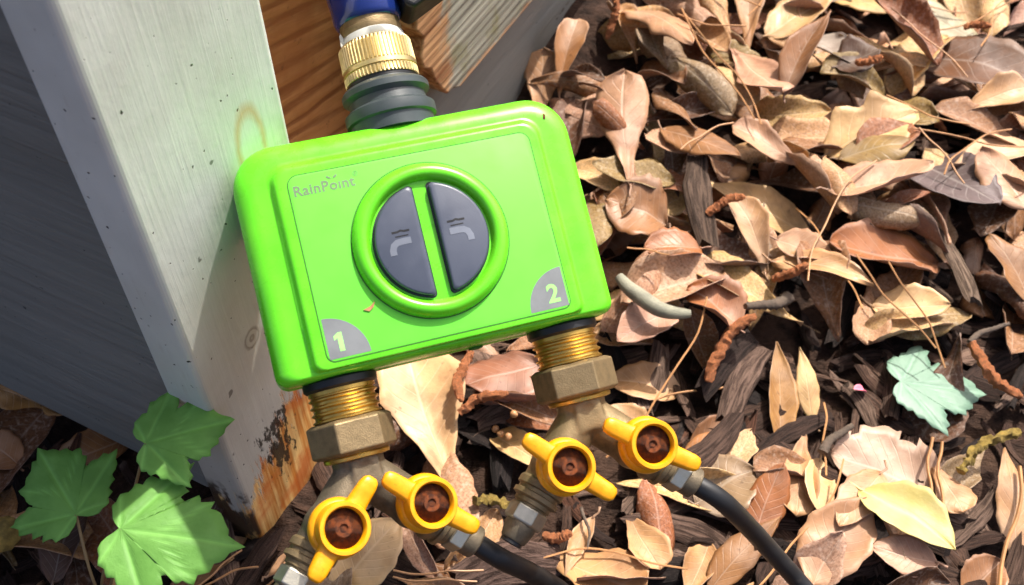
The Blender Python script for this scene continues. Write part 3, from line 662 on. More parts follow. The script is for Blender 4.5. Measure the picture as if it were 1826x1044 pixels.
HM = np.minimum(HM, HM0 + .016)
st.build('bark_mulch', M['barks'], 'dark brown shredded bark mulch covering the ground under the leaves', 'mulch', 25)
# ---------------------------------------------------------------- buried leaves (one mass)
LV = []
SH = ['spat', 'spat', 'oval', 'lance', 'spat', 'lobed', 'spat', 'toothed', 'oval', 'lobed']
for k in range(28):
    sh = SH[k % len(SH)]; L = 1.; W = {'spat': random.uniform(.40, .52), 'oval': random.uniform(.44, .62), 'lance': random.uniform(.28, .4), 'lobed': random.uniform(.45, .6), 'toothed': random.uniform(.5, .62)}[sh]
    LV.append((sh, W, random.uniform(.4, 1.6) * random.choice((1, 1, 1, -1)), random.uniform(-.6, 1.2), random.uniform(-.7, .7), random.uniform(.03, .12), k * 3 + 1))
def density(x, y):
    """1 where leaves lie thick (back and right), lower where mulch shows"""
    d = .2 + .8 * min(1, max(0, (y - .36) / .10)); 
    if y < .30: d = .3
    if x > .19 and y < .33: d *= .3
    if .10 < x < .20 and .30 < y < .38: d *= .6
    if x < -.12: d = .8
    return d
LP = ['tan', 'tan', 'straw', 'bright', 'pink', 'pinktan', 'tan', 'brown', 'rustb', 'choc', 'greybrown', 'rustb', 'olive', 'brown', 'choc', 'brown']
stl = Stuff(); LS = []
for (sh, W, cu, be, tw, ri, sd_) in LV[:14]:
    V, F, UV, mi = leaf_vf(1., W, sh, cu, be, tw, ri, sd_, nu=5, nv=8, th=.006, stalk=False); LS.append((np.array([tuple(v) for v in V]), F, UV))
for k in range(900):
    x, y = random.uniform(-.55, .85), random.uniform(-.05, 1.2)
    vis = -.42 < x < .42 and .2 < y < .74
    if in_house(x, y) or random.random() > (density(x, y) if vis else .9): continue
    if vis and random.random() < .35: continue
    c = random.randrange(14); L = random.uniform(.034, .066); A = rotm(random.uniform(0, 6.3), random.gauss(0, .14), random.gauss(0, .18)); P = LS[c][0] * L @ A.T + np.array([x, y, 0])
    P[:, 2] += settle(P, 62, .0003); stl.add(P, LS[c][1], LS[c][2], pcol(random.choice(LP), .15, .85))
stl.build('leaf_litter', M['leafs'], 'thick mass of tan and brown dead leaves half buried in mulch', 'leaf litter', 180)

# ---------------------------------------------------------------- bark chips one can pick out
BM = []
for k in range(12):
    V, F, UV = chip_vf(1., random.uniform(.16, .36), random.uniform(.08, .13), 100 + k); o = mk('bark_chip', V, F, M['bark'], None, 22, UV); BM.append(o.data); bpy.data.objects.remove(o)
BN = [np.array([v.co[:] for v in me.vertices]) for me in BM]
def put_chip(x, y, L, yaw, c, col, label, group, wide=1., pitch=0., q=70):
    o = bpy.data.objects.new('bark_chip', BM[c]); COL.objects.link(o); A = rotm(yaw, pitch, random.gauss(0, .25)); P = (BN[c] * np.array([L * wide, L, L])) @ A.T + np.array([x, y, 0])
    z = settle(P, q); o.matrix_world = M4(A, (x, y, z), (L * wide, L, L)); o.color = col; tag(o, label, 'bark chip', group); return o
MARK = [('the fresh yellow leaf', .19, .25), ('the pale maple leaf', .215, .325), ('the torn pinkish-grey leaf', .198, .287), ('the hose from outlet 2', .118, .235), ('the maple seedling', -.2, .24), ('the foot of white trim', -.11, .25), ('the glossy cream-tan leaf', -.043, .314), ('the closed yellow handle', .02, .275), ('the dark violet-grey leaf', .275, .479), ('the large chocolate-brown leaf', .326, .589), ('the ring of catkins', .262, .645), ('the crossed orange catkins', .135, .65), ('the lavender-grey leaf', .223, .606), ('the brightest cream-tan leaf', .231, .521), ('the long trough-shaped leaf', .072, .503), ('the tent-shaped rust-brown leaf', .22, .423), ('the wide upright bark chip', .111, .452), ('the grey-green bark curl', .08, .377), ('the mottled ochre leaf', .148, .339), ('the lone fuzzy catkin', .265, .345), ('the yellow lichen twig', .25, .295), ('the grey foundation strip', .06, .60), ('the foot of grey siding', -.24, .33), ('the brown bark chunk', 0, .235), ('the long bright pointed leaf', .159, .481), ('the grey bark splinter', .265, .417), ('the long pale cream leaf', .308, .505), ('the smooth pink-tan leaf', .161, .568), ('the mottled red-brown leaf', -.005, .341), ('the round grey-brown leaf', .111, .279), ('the pale olive-grey leaf', .322, .665), ('the broad pink-tan oval leaf', .16, .241)]
def near(x, y):
    return 'beside ' + min(MARK, key=lambda m: (m[1] - x) ** 2 + (m[2] - y) ** 2)[0]
CT = {0: ('dark brown bark chip', [(62, 45, 37), (74, 54, 44)]), 1: ('grey-brown bark chip', [(120, 98, 84), (108, 86, 74)]), 2: ('blackish bark splinter', [(44, 34, 30), (36, 28, 26)])}
n = 0
while n < 140:
    x, y = random.uniform(-.28, .4), random.uniform(.21, .68)
    if in_house(x, y, .02) or random.random() > 1.15 - density(x, y): continue
    t = random.choice((0, 0, 1, 2)); put_chip(x, y, random.uniform(.022, .058), random.uniform(0, 6.3), random.randrange(12), lin(random.choice(CT[t][1])), CT[t][0] + ' ' + near(x, y), 'loose bark: ' + CT[t][0] + ' ' + near(x, y), random.uniform(.7, 1.3), random.gauss(0, .2)); n += 1

# ---------------------------------------------------------------- loose dead leaves, each its own thing
LM = []
for (sh, W, cu, be, tw, ri, sd_) in LV:
    V, F, UV, mi = leaf_vf(1., W, sh, cu, be, tw, ri, sd_, th=.006); o = mk('dead_leaf', V, F, [M['leaf'], M['leafu']], None, 180, UV, mi)
    LM.append((o.data, np.array([tuple(v) for v in V]), sh)); bpy.data.objects.remove(o)
CN = {'tan': 'tan', 'straw': 'straw-coloured', 'bright': 'cream-tan', 'pink': 'pinkish', 'pinktan': 'pinkish', 'pale': 'cream-tan', 'brown': 'brown', 'rustb': 'rust-brown', 'choc': 'dark brown', 'greybrown': 'grey-brown', 'olive': 'olive-brown'}
SN = {'spat': 'spoon-shaped', 'oval': 'oval', 'lance': 'narrow pointed', 'lobed': 'wavy-edged', 'toothed': 'toothed'}
def put_leaf(x, y, L, yaw, c, colk, pitch, roll, q=86):
    me, P0, sh = LM[c]; o = bpy.data.objects.new('dead_leaf', me); COL.objects.link(o); A = rotm(yaw, pitch, roll); P = P0 * L @ A.T + np.array([x, y, 0])
    z = settle(P, q); o.matrix_world = M4(A, (x, y, z), (L, L, L)); o.color = pcol(colk)
    lb = f'{CN[colk]} {SN[sh]} curled dead leaf {near(x, y)}'; tag(o, lb, 'leaf', 'loose dead leaves: ' + lb); return o
n = 0
while n < 225:
    x, y = random.uniform(-.30, .43), random.uniform(.20, .76)
    if in_house(x, y, .02) or random.random() > density(x, y): continue
    if abs(x) > (y * .643 + .383) * .5: continue
    if -.16 < x < -.1 and y < .26: continue
    put_leaf(x, y, random.uniform(.042, .074), random.uniform(0, 6.3), random.randrange(28), random.choice(LP), random.gauss(.05, .27), random.gauss(0, .36)); n += 1

for k in range(26):   # drift of leaves heaped against the foundation strip
    s_, d_ = random.uniform(.27, .66), random.uniform(.022, .10); q = house.matrix_world @ Vector((s_, -d_, 0)); put_leaf(q.x, q.y, random.uniform(.04, .062), R(27) + random.gauss(0, .7), random.randrange(28), random.choice(LP), random.gauss(.15, .25), random.gauss(0, .3))
# ---------------------------------------------------------------- leaves with a look of their own
HERO = [
(0.018,0.563,87,0.05,0.019,'spat','tan',0.9,0.3,32,'tan dead leaf standing on end against the grey foundation strip'),
(0.038,0.578,77,0.05,0.017,'spat','rust',1.2,0.5,28,'rust-tinted curled dead leaf propped beside the grey foundation strip'),
(0.167,0.647,82,0.071,0.026,'spat','tan',0.5,0.4,18,'tan spoon-shaped dead leaf with rounded end, near pair of orange catkins'),
(0.208,0.649,28,0.055,0.028,'oval','straw',0.5,0.3,12,'yellowish tan dead leaf between tan spoon-shaped leaf and lavender-grey leaf'),
(0.256,0.683,-42,0.053,0.024,'oval','straw',0.7,0.5,14,'straw-coloured dead leaf lying above the curled ring of orange catkins'),
(0.223,0.606,-62,0.057,0.035,'lobed','grey',0.5,0.4,16,'lavender-grey lobed dead leaf with ragged edge beside dark reddish leaf'),
(0.233,0.581,6,0.027,0.028,'oval','dark',0.5,0.3,22,'small dark reddish-brown dead leaf overlapping the lavender-grey leaf'),
(0.326,0.589,-36,0.085,0.050,'oval','choc',0.35,0.3,10,'largest chocolate-brown dead leaf, smooth and broad, lying flat in litter'),
(0.095,0.594,-59,0.077,0.024,'lobed','pinktan',1.0,0.6,18,'long pinkish tan dead leaf with wavy outline, curled lengthwise near the timer top'),
(0.161,0.568,-70,0.069,0.029,'spat','pink',0.35,0.4,14,'smooth pink-tan dead leaf with blunt end below spoon-shaped tan leaf'),
(0.190,0.561,57,0.059,0.018,'lance','brown',0.9,0.4,26,'narrow brown dead leaf leaning beside the smooth pink-tan leaf'),
(0.231,0.521,16,0.058,0.043,'lobed','bright',0.6,0.6,16,'brightest cream-tan dead leaf, broad and twisted, with a rounded lobe'),
(0.072,0.503,87,0.076,0.030,'spat','pinktan',0.8,0.3,14,'long trough-shaped pale tan dead leaf beside the right edge of green timer'),
(0.075,0.449,161,0.035,0.038,'oval','brown',0.35,0.35,16,'broad oval olive-brown dead leaf touching the right side of green timer'),
(0.159,0.481,152,0.079,0.027,'lance','bright',0.6,0.5,10,'long bright tan pointed dead leaf crossing other leaves'),
(0.223,0.467,10,0.057,0.026,'oval','pink',0.9,0.5,12,'pinkish folded dead leaf with pale margin next to dark violet-grey leaf'),
(0.228,0.499,4,0.041,0.024,'oval','olive',1.0,0.5,18,'olive-brown folded dead leaf under the brightest cream-tan leaf'),
(0.275,0.479,-65,0.066,0.044,'toothed','slate',0.6,0.4,22,'dark violet-grey toothed dead leaf standing up out of the litter'),
(0.220,0.423,-170,0.069,0.032,'oval','rustb',1.1,0.4,20,'rust-brown folded dead leaf shaped like a tent beside a bark splinter'),
(0.142,0.433,109,0.046,0.020,'spat','tan',1.0,0.4,24,'tan curled dead leaf standing on edge beside wide bark chip'),
(0.177,0.448,18,0.030,0.020,'oval','straw',0.8,0.4,18,'veined straw-brown dead leaf tucked below the long bright tan leaf'),
(0.171,0.422,-28,0.030,0.023,'oval','pink',0.4,0.3,8,'pale pink-tan flat dead leaf under the veined straw-brown leaf'),
(0.308,0.505,-159,0.065,0.024,'lance','pale',0.7,0.4,10,'long pale cream dead leaf running beside dark violet-grey leaf'),
(0.318,0.548,22,0.043,0.020,'spat','tan',0.9,0.3,12,'small tan rolled dead leaf below the large chocolate-brown leaf'),
(0.322,0.665,144,0.066,0.031,'lobed','olivepale',0.5,0.4,10,'pale olive-grey dead leaf with ragged margin near the ring of catkins'),
(0.114,0.380,147,0.032,0.029,'oval','rustb',0.9,0.5,18,'cupped orange-brown dead leaf above the mulch, near grey-green bark curl'),
(0.075,0.347,171,0.038,0.023,'oval','tan',0.6,0.4,12,'tan-orange pointed dead leaf beside the right hexagonal brass nut'),
(0.148,0.339,90,0.053,0.016,'lance','ochre',0.7,0.3,18,'mottled ochre dead leaf hanging nearly upright over mulch'),
(0.165,0.344,101,0.038,0.011,'lance','bright',0.5,0.3,22,'narrow bright tan dead leaf right beside the mottled ochre leaf'),
(0.153,0.289,-111,0.054,0.019,'spat','tan',0.8,0.4,12,'long tan paddle-shaped dead leaf below the mottled ochre leaf'),
(0.159,0.276,-105,0.035,0.015,'oval','bright',0.5,0.4,14,'small bright tan dead leaf overlapping tan paddle-shaped leaf'),
(0.198,0.287,164,0.054,0.041,'torn','pinkgrey',0.5,0.5,12,'large torn pinkish-grey dead leaf with ragged edge beside the green maple leaf'),
(0.224,0.278,-74,0.031,0.018,'spat','tan',0.5,0.4,12,'tan round-ended dead leaf under twin pine needles'),
(0.160,0.241,56,0.048,0.028,'oval','pinktan',0.3,0.3,8,'broad pink-tan oval dead leaf beside the fresh yellow leaf'),
(0.189,0.233,168,0.029,0.017,'oval','pink',0.4,0.3,6,'pale pink dead leaf partly under the fresh yellow leaf'),
(0.111,0.279,25,0.032,0.032,'oval','greybrown',0.3,0.3,10,'round grey-brown dead leaf behind the black hose'),
(0.131,0.267,67,0.038,0.016,'oval','rustb',1.0,0.5,18,'curled rust-coloured dead leaf rising behind the black hose'),
(0.066,0.252,-67,0.036,0.018,'spat','tan',0.6,0.5,10,'tan bent dead leaf lying below the right-hand yellow valve handles'),
(0.038,0.235,-28,0.053,0.029,'spat','tan',0.3,0.4,8,'large tan spoon-shaped dead leaf with clear veins near the brown bark chunk'),
(0.093,0.236,-111,0.033,0.014,'lance','tan',0.9,0.3,14,'tan narrow dead leaf on edge beside the black hose'),
(0.116,0.241,46,0.049,0.016,'lance','brown',0.8,0.3,12,'brown pointed dead leaf under the black hose'),
(0.177,0.401,-28,0.052,0.019,'lance','tan',0.7,0.5,10,'long tan dead leaf bridging mulch below rust-brown tent-shaped leaf'),
(0.231,0.391,-13,0.038,0.023,'oval','bright',0.8,0.5,14,'bright tan dead leaf with turned-down rounded lobe over the mulch'),
(0.112,0.319,36,0.034,0.012,'lance','brown',0.9,0.3,10,'thin brown dead leaf among grey bark splinters'),
(0.102,0.303,25,0.028,0.013,'oval','rust',0.6,0.4,8,'orange-brown dead leaf lying above rightmost yellow valve handle'),
(0.065,0.318,141,0.030,0.019,'oval','tan',0.7,0.3,14,'tan rolled dead leaf tucked behind the right brass splitter'),
(-0.043,0.314,106,0.076,0.040,'spat','bright',0.5,0.35,12,'big glossy cream-tan dead leaf under the green timer between both splitters'),
(-0.071,0.236,57,0.042,0.028,'oval','bright',0.35,0.4,8,'cream-tan dead leaf under the left brass splitter'),
(-0.005,0.341,-152,0.041,0.034,'oval','redbrown',0.4,0.4,10,'mottled red-brown dead leaf under the green timer'),
(0.003,0.303,-47,0.037,0.013,'oval','bright',0.9,0.5,12,'cream dead leaf folded over beside the closed yellow handle'),
(-0.226,0.304,-147,0.037,0.022,'oval','brown',0.7,0.4,12,'shaded brown dead leaf behind the maple seedling, against grey siding'),
(-0.262,0.326,-24,0.046,0.019,'lance','ochre',0.7,0.4,10,'shaded ochre dead leaf along the foot of grey siding'),
(-0.265,0.289,151,0.028,0.020,'oval','brown',0.6,0.4,10,'shaded brown dead leaf left of the maple seedling'),
(-0.214,0.237,78,0.035,0.018,'oval','dark',0.7,0.4,10,'dark shaded dead leaf under the maple seedling leaves'),
(-0.154,0.257,61,0.028,0.015,'oval','dark',0.8,0.4,12,'dark dead leaf at the foot of the white trim board'),
(0.233,0.231,33,0.024,0.019,'oval','brown',0.6,0.4,8,'brown dead leaf beside the long straw stem'),
(0.257,0.270,79,0.052,0.017,'lance','tan',0.5,0.4,14,'tan dead leaf beside the yellow lichen twig'),
(0.034,0.247,-118,0.033,0.009,'lance','tan',0.6,0.3,5,'narrow tan dead leaf under the closed yellow handle'),
(0.175,0.264,-127,0.039,0.018,'oval','tan',0.5,0.4,6,'tan dead leaf between broad pink-tan leaf and torn leaf'),
(0.076,0.367,-139,0.040,0.021,'oval','pink',0.6,0.3,6,'pale dead leaf behind the right brass threads'),
(0.298,0.468,113,0.043,0.029,'oval','pinktan',0.6,0.4,10,'pinkish dead leaf behind dark violet-grey leaf'),
(0.293,0.414,103,0.043,0.024,'lobed','brown',0.6,0.4,10,'brown lobed dead leaf right of bark splinter'),
(-0.109,0.242,39,0.029,0.007,'lance','pinktan',0.6,0.3,5,'slim pink-tan dead leaf at the base of white trim beside left valve'),
(0.162,0.504,153,0.046,0.024,'spat','pinktan',0.7,0.4,10,'pink-tan dead leaf above the long bright tan pointed leaf'),
(0.115,0.491,-45,0.051,0.021,'oval','brown',0.7,0.4,10,'brown dead leaf beside the long trough-shaped leaf'),
(0.094,0.417,-164,0.032,0.022,'oval','rustb',0.7,0.5,10,'rust-brown dead leaf below wide bark chip'),
]
for k, (x, y, a, L, W, sh, ck, cu, be, ti, lb) in enumerate(HERO):
    L *= 1.14; W *= 1.2 * (1.15 if cu > .8 else 1)
    V, F, UV, mi = leaf_vf(L, W, sh, cu if k % 4 else -cu * .6, be * (1 if k % 3 else -.6), random.uniform(-.4, .4), random.uniform(.02, .07), 500 + k, nu=10, nv=20 if sh != 'torn' else 30, th=.0003, holes=(sh == 'torn'))
    o = mk('dead_leaf', V, F, [M['leaf'], M['leafu']], None, 180, UV, mi)
    A = rotm(R(a - 90), R(ti), random.gauss(0, .12)); P = np.array([tuple(v) for v in V]) @ A.T + np.array([x, y, 0]); z = settle(P, 84)
    o.matrix_world = M4(A, (x, y, z)); o.color = pcol(ck, .04); tag(o, lb, 'leaf')

# ---------------------------------------------------------------- maple leaves
def maple_vf(S, droop, fold, seed, lobes=None):
    """three-lobed serrated maple blade; stalk joins at the origin, middle lobe along +y"""
    rg = random.Random(seed)
    half = [(0, -.02), (.08, -.10), (.18, -.14), (.235, -.115), (.31, -.105), (.33, -.045), (.395, -.01), (.385, .05), (.475, .095), (.48, .165), (.57, .235), (.585, .30), (.65, .40), (.555, .39), (.515, .44), (.44, .41), (.385, .435), (.325, .405), (.31, .44), (.37, .53), (.335, .575), (.355, .67), (.275, .68), (.24, .77), (.17, .785), (.125, .86), (.07, .885), (0, 1)]
    out = [(x * S, y * S) for x, y in half] + [(-x * S * rg.uniform(.93, 1.05), y * S * rg.uniform(.95, 1.04)) for x, y in half[-2:0:-1]]
    pts = []
    for i in range(len(out)):
        a, b = Vector(out[i]), Vector(out[(i + 1) % len(out)]); pts.append(a); d = b - a; pts.append(a + d * .5 + Vector((d.y, -d.x)) * rg.uniform(-.06, .1))
    n = len(pts); V = [Vector((0, 0, 0))]; K = 7; ctr = Vector((0, .16 * S))
    UVv = [0.]; tips = [Vector((0, S)), Vector((.65 * S, .39 * S)), Vector((-.65 * S, .39 * S)), Vector((.36 * S, .66 * S)), Vector((-.36 * S, .66 * S)), Vector((.3 * S, -.1 * S)), Vector((-.3 * S, -.1 * S))]
    def zf(p):
        r = p.length / S; q = -droop * S * r * r - fold * abs(p.x) * .5 + .02 * S * mnoise.noise(Vector((p.x / S * 4 + seed, p.y / S * 4, 0)))
        for t_ in tips[:3]:
            d = t_.normalized(); off = abs(p.x * d.y - p.y * d.x)
            if p.dot(d) > 0: q -= .010 * S * math.exp(-(off / (.035 * S)) ** 2)
        return q
    def vf(p):
        best = 1e9
        for k_, t_ in enumerate(tips):
            o_ = Vector((0, 0)) if k_ not in (3, 4) else Vector((0, .3 * S)); d = (t_ - o_); l = d.length; d = d / l; s = max(0, min(l, (p - o_).dot(d))); best = min(best, (p - o_ - d * s).length)
        return max(0., 1 - best / (.03 * S))
    for k in range(1, K + 1):
        f = k / K
        for p in pts:
            q = p * f if k == K else Vector(p) * f; V.append(Vector((q.x, q.y, zf(q)))); UVv.append(vf(q))
    F = [(0, 1 + j, 1 + (j + 1) % n) for j in range(n)]
    for k in range(K - 1):
        for j in range(n): a, b = 1 + k * n + j, 1 + k * n + (j + 1) % n; F.append((a, a + n, b + n, b))
    o = len(V); th = .00035; V2 = [v - Vector((0, 0, th)) for v in V]; e = 1 + (K - 1) * n
    F2 = [tuple(i + o for i in f[::-1]) for f in F] + [(e + j, e + o + j, e + o + (j + 1) % n, e + (j + 1) % n) for j in range(n)]
    return V + V2, F + F2, [(u, 0) for u in UVv] * 2
def aim(base, tip, nrm):
    y = (Vector(tip) - Vector(base)).normalized(); z = Vector(nrm); z = (z - y * z.dot(y)).normalized(); x = y.cross(z); m = Matrix((x, y, z)).transposed().to_4x4(); m.translation = Vector(base); return m
root = Vector((-.1915, .2075, .0)); seed_o = empty('maple_seedling', Matrix.Translation(root), 'young maple seedling with three bright green lobed leaves beside the white trim board', 'seedling')
MI = seed_o.matrix_world.inverted()
for k, (b, t_, nr, S, dr, fo, sp) in enumerate([
        ((-.1544, .2404, .115), (-.120, .2500, .119), (.05, -.2, 1), .0375, .06, .12, (-.176, .215, .06)),
        ((-.1957, .2311, .070), (-.2240, .2660, .072), (-.1, -.2, 1), .0450, .07, .14, (-.192, .214, .045)),
        ((-.1595, .2057, .105), (-.1095, .2009, .101), (-.1, -.15, 1), .0505, .07, .16, (-.180, .203, .06))]):
    V, F, UV = maple_vf(S, dr, fo, 40 + k); m = MI @ aim(b, t_, nr); o = mk('leaf', [m @ v for v in V], F, M['maple'], seed_o, 180, UV)
    bl = Vector(b); tube('leaf_stalk', catmull([MI @ (root + Vector((.001 * k, 0, .02 - .004 * k))), MI @ Vector(sp), MI @ (bl + Vector((0, 0, -.0004)))], 8), .0007, M['stem'], seed_o, 6)
tube('stem', [(0, 0, -.006), (.0004, .0005, .008), (.0008, 0, .022)], [.0013, .0011, .0009], M['stem'], seed_o, 7)
# fallen pale maple leaf
V, F, UV = maple_vf(.050, .05, .05, 71); P0 = np.array([tuple(v) for v in V]); A = rotm(R(-93), R(-7), R(-4)); x, y = .2165, .3425; P = P0 @ A.T + np.array([x, y, 0]); z = settle(P, 90)
o = mk('maple_leaf', V, F, M['palemaple'], None, 180, UV); o.matrix_world = M4(A, (x, y, z + .003)); tag(o, 'pale blue-green maple leaf lying underside up on brown mulch', 'leaf')
# fresh yellow leaf
V, F, UV, mi = leaf_vf(.052, .030, 'oval', .55, .4, .1, .03, 77, nu=12, nv=22); UVy = [(max(0, 1 - abs(u - .5) * 22) if True else 0, v) for u, v in UV]
o = mk('yellow_leaf', V, F, M['yleaf'], None, 180, UVy); A = rotm(R(-49 - 90), R(8), R(-5)); x, y = .1925, .2505; P = np.array([tuple(v) for v in V]) @ A.T + np.array([x, y, 0]); z = settle(P, 80); o.matrix_world = M4(A, (x, y, z + .001)); tag(o, 'fresh pale yellow oval leaf lying on the mulch', 'leaf')

# ---------------------------------------------------------------- catkins, needles, twigs and oddments
def hz(x, y): j, i = hidx(np.array([[x, y, 0.]])); return HM[max(0, j[0] - 1):j[0] + 2, max(0, i[0] - 1):i[0] + 2].max()
def lay(name, a, b, r, mat, label, cat, group=None, sag=.0, n=9, bow=.0, rr=None, wob=None, parts=7, smooth=60, lift=.0):
    a, b = Vector(a), Vector(b); d = b - a; nn = Vector((-d.y, d.x)); pts = []
    hs = [hz(*(a + d * (i / (parts - 1)))) for i in range(parts)]
    za, zb = max(hs[:2]), max(hs[-2:])
    up = max(0, max(h - (za + (zb - za) * i / (parts - 1)) for i, h in enumerate(hs)) * .6)
    for i in range(parts):
        t = i / (parts - 1); p = a + d * t + nn * (bow * math.sin(math.pi * t)) + nn * .02 * math.sin(t * 9 + a.x * 70); pts.append((p.x, p.y, za + (zb - za) * t + up + r * .9 + lift - sag * math.sin(math.pi * t)))
    P = catmull(pts, 4); c = Vector(P[0]); rad = [r * (rr(i / (len(P) - 1)) if rr else 1) for i in range(len(P))]
    V, F = tube_vf([p - c for p in P], rad, n, wob); o = recalc(mk(name, V, F, mat, None, smooth)); o.location = c; tag(o, label, cat, group); return o
CATK = [((.135, .658), (.153, .643)), ((.129, .662), (.120, .618)), ((.255, .359), (.278, .330)), ((.108, .338), (.134, .368)), ((-.021, .347), (-.027, .317)), ((-.028, .314), (-.002, .319)), ((.016, .251), (.03, .25)), ((.115, .439), (.137, .446)), ((.227, .57), (.244, .571)), ((.32, .629), (.336, .623)), ((.149, .693), (.165, .692)), ((.07, .62), (.064, .60)), ((.15, .40), (.165, .395)), ((.3, .56), (.285, .57))]
CL = ['short orange catkin at the head of a crossed pair', 'long orange catkin crossing a shorter one among tan leaves', 'fuzzy orange-brown catkin lying alone on dark mulch beyond the pale maple leaf', 'orange catkin lying on dark bark near cupped orange-brown leaf', 'rust-red catkin standing by the glossy cream leaf under the timer', 'pale orange catkin lying under the timer beside cream folded leaf', 'small orange catkin at the tip of the plugged splitter arm']
for k, (a, b) in enumerate(CATK):
    rg = random.Random(k); w = [[rg.uniform(.7, 1.35) for _ in range(9)] for _ in range(60)]
    lay('catkin', a, b, .0026 if k not in (2, 3) else .0032, M['catkin'], CL[k] if k < len(CL) else 'small orange catkin caught between dead leaves', 'catkin', None if k < len(CL) else 'small catkins among the leaves', n=9, bow=.14 * (1 if k % 2 else -1), rr=lambda t: (.35 + .65 * math.sin(math.pi * min(1, t * .94 + .06)) ** .4), wob=lambda i, j, w=w: w[i % 60][j % 9], smooth=40, lift=.001)
for k in range(3):
    cxr, cyr = .262, .645; a0 = k * 2.1; rr_ = .012 + .005 * k; P = [(rr_ * math.cos(a0 + t * 2.6), rr_ * .8 * math.sin(a0 + t * 2.6), .004 * k + .004 * math.sin(t * 3)) for t in np.linspace(0, 1, 12)]
    V, F = tube_vf(P, [.0028 * (.5 + .5 * math.sin(math.pi * (i + .6) / 12.2) ** .4) for i in range(12)], 9, lambda i, j: 1 + .25 * math.sin(i * 3.1 + j * 2.3)); o = recalc(mk('catkin', V, F, M['catkin'], None, 40)); o.location = (cxr, cyr, hz(cxr, cyr) + .003); tag(o, 'curled orange catkin in the ring-shaped tangle among tan leaves', 'catkin', 'catkins of the curled ring')
STR = [((.264, .286), (.225, .205), 'long pale straw stem slanting over dark mulch beside the yellow lichen twig', .0011), ((.212, .262), (.222, .304), 'first of two parallel tan needles under the pale maple leaf', .0009), ((.217, .260), (.227, .302), 'second of two parallel tan needles under the pale maple leaf', .0009)]
for a, b, l, r in STR: lay('dry_straw', a, b, r, M['straw'], l, 'straw', sag=0, bow=.03, n=6, lift=.001)
ND = [((.087, .673), (.165, .601)), ((.109, .588), (.152, .509)), ((.112, .59), (.158, .512)), ((.194, .404), (.234, .354)), ((.214, .404), (.243, .351)), ((.251, .509), (.332, .503)), ((.251, .559), (.289, .514)), ((-.117, .23), (-.079, .279)), ((-.112, .226), (-.072, .272)), ((-.057, .226), (-.014, .231)), ((-.057, .223), (-.017, .225)), ((.088, .399), (.065, .406)), ((.101, .473), (.138, .509)), ((.301, .653), (.391, .695)), ((-.154, .22), (-.136, .245)), ((-.15, .222), (-.126, .236)), ((.173, .332), (.16, .279)), ((-.14, .214), (-.115, .232))]
for k in range(24):
    x, y = random.uniform(-.02, .42), random.uniform(.22, .72); an = random.uniform(0, 6.3); L = random.uniform(.035, .11)
    if in_house(x, y, .03) or in_house(x + L * math.cos(an), y + L * math.sin(an), .03): continue
    ND.append(((x, y), (x + L * math.cos(an), y + L * math.sin(an))))
for k, (a, b) in enumerate(ND): lay('pine_needle', a, b, .00055, M['straw'], 'thin dry brown pine needle ' + near((a[0] + b[0]) / 2, (a[1] + b[1]) / 2), 'pine needle', 'pine needles ' + near((a[0] + b[0]) / 2, (a[1] + b[1]) / 2), bow=random.uniform(-.12, .12), n=5, parts=6, lift=.0008)
SK = [((.162, .294), (.181, .309), .0026, 'pale grey broken twig beside the tan paddle-shaped leaf'), ((.035, .266), (.038, .243), .0009, 'thin bare twig hanging below the closed yellow handle'), ((.158, .388), (.130, .377), .0034, 'dark knobbly twig beside cupped orange-brown leaf'), ((.256, .362), (.282, .374), .0018, 'dark grey twig pointing at the pale maple leaf'), ((.03, .62), (.075, .69), .0022, 'brown bent twig near the grey foundation strip')]
for a, b, r, l in SK: lay('twig', a, b, r, M['twig'], l, 'twig', bow=.08, n=7, rr=lambda t: 1.1 - .5 * t, wob=lambda i, j: 1 + .18 * math.sin(i * 2.3 + j * 1.7), lift=.001)
lay('bark_curl', (.060, .389), (.097, .364), .0046, M['gbark'], 'smooth grey-green curl of bark by the lower right corner of the timer', 'bark', bow=-.16, n=10, rr=lambda t: .35 + .65 * math.sin(math.pi * min(1, t * .9 + .08)) ** .6, lift=.003)
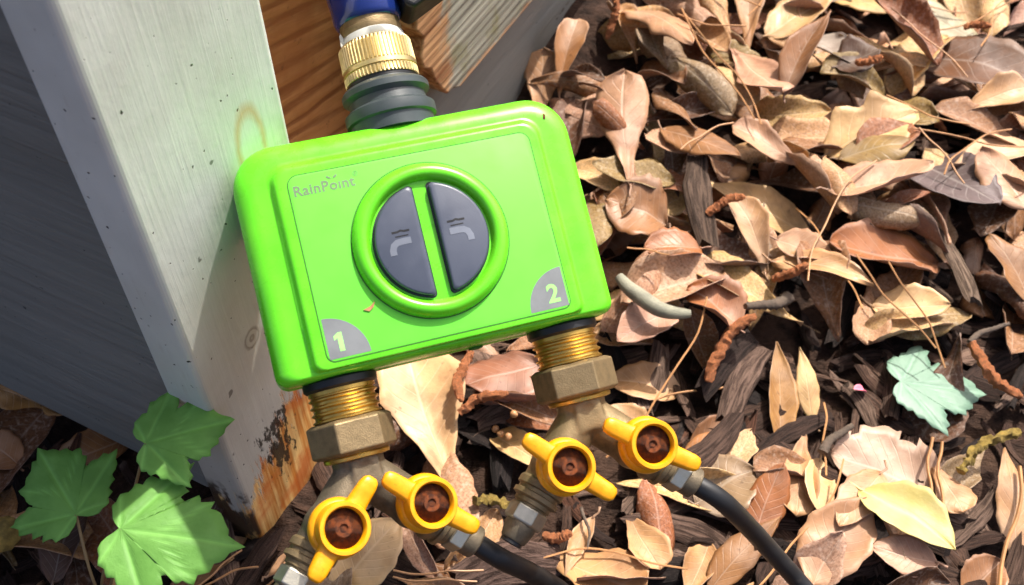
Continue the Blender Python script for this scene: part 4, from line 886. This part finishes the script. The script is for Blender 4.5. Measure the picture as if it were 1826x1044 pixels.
for (x, y, L, yaw, w, col, l, pt) in [(.111, .452, .056, R(92), 1.1, (92, 74, 62), 'wide upright bark chip below the long trough-shaped leaf', .25), (.265, .417, .05, R(100), .6, (128, 108, 92), 'grey bark splinter beside the rust-brown tent-shaped leaf', .1), (-.003, .236, .05, R(15), 1.6, (104, 82, 72), 'brown weathered bark chunk in front of the plugged splitter arm', 0.), (.128, .345, .05, R(60), 1.1, (110, 88, 76), 'broad grey-brown bark chip beside the mottled ochre leaf', .1), (.12, .355, .045, R(48), 1.2, (60, 46, 40), 'dark ridged bark chip beneath an orange catkin', .1), (.105, .30, .05, R(40), .9, (86, 66, 56), 'long brown bark chip between hose and mulch', .05)]:
    put_chip(x, y, L, yaw - R(90), 3 if w < 1 else 7, lin(col), l, None, w, pt, 80)
for k, (a, b, l) in enumerate([((.232, .284), (.268, .306), 'yellow lichen-covered twig on dark mulch, right of the torn leaf'), ((-.019, .266), (.006, .268), 'yellow lichen-covered twig between the two brass splitters')]):
    rg = random.Random(k + 5); w = [[rg.uniform(.3, 1.9) for _ in range(8)] for _ in range(60)]
    lay('lichen_twig', a, b, .0019, M['lichen'], l, 'twig', bow=.1, n=8, wob=lambda i, j, w=w: w[i % 60][j % 8], smooth=30, lift=.002)
V, F, UV, mi = leaf_vf(.010, .006, 'oval', 1., .3, 0, .02, 5, nu=5, nv=6, stalk=False); o = mk('petal', V, F, M['petal'], None, 180); o.location = (.195, .342, hz(.195, .342) + .002); o.rotation_euler = (.6, .2, 2.); tag(o, 'tiny pink petal on dark mulch above the pale maple leaf', 'petal')
for k, (x, y) in enumerate(((-.006, .31), (-.002, .307), (.001, .311), (-.009, .314))):
    o = lathe('seed', [(.3, -2.2), (1.3, -1.6), (2.1, 0), (1.5, 1.5), (.3, 2.1)], 10, M['straw'], None, 'X', smooth=60); o.location = (x, y, hz(x, y) + .0018); o.rotation_euler = (0, 0, k * 1.3); tag(o, 'small tan seed on the cream folded leaf under the timer', 'seed', 'seeds under the timer')
o = lathe('lichen_nub', [(.5, -6), (5, -5), (8, -1), (8.4, 2), (6.5, 5.5), (3.5, 7), (.4, 7.2)], 20, M['lichen'], None, 'Z', smooth=60, rmod=lambda a, h, j: 1 + .12 * math.sin(3 * a + h) + .08 * math.sin(7 * a - h)); o.location = (-.238, .234, hz(-.238, .234) + .004); tag(o, 'yellow-brown lichen-covered nub in the shade under the maple seedling', 'lichen')
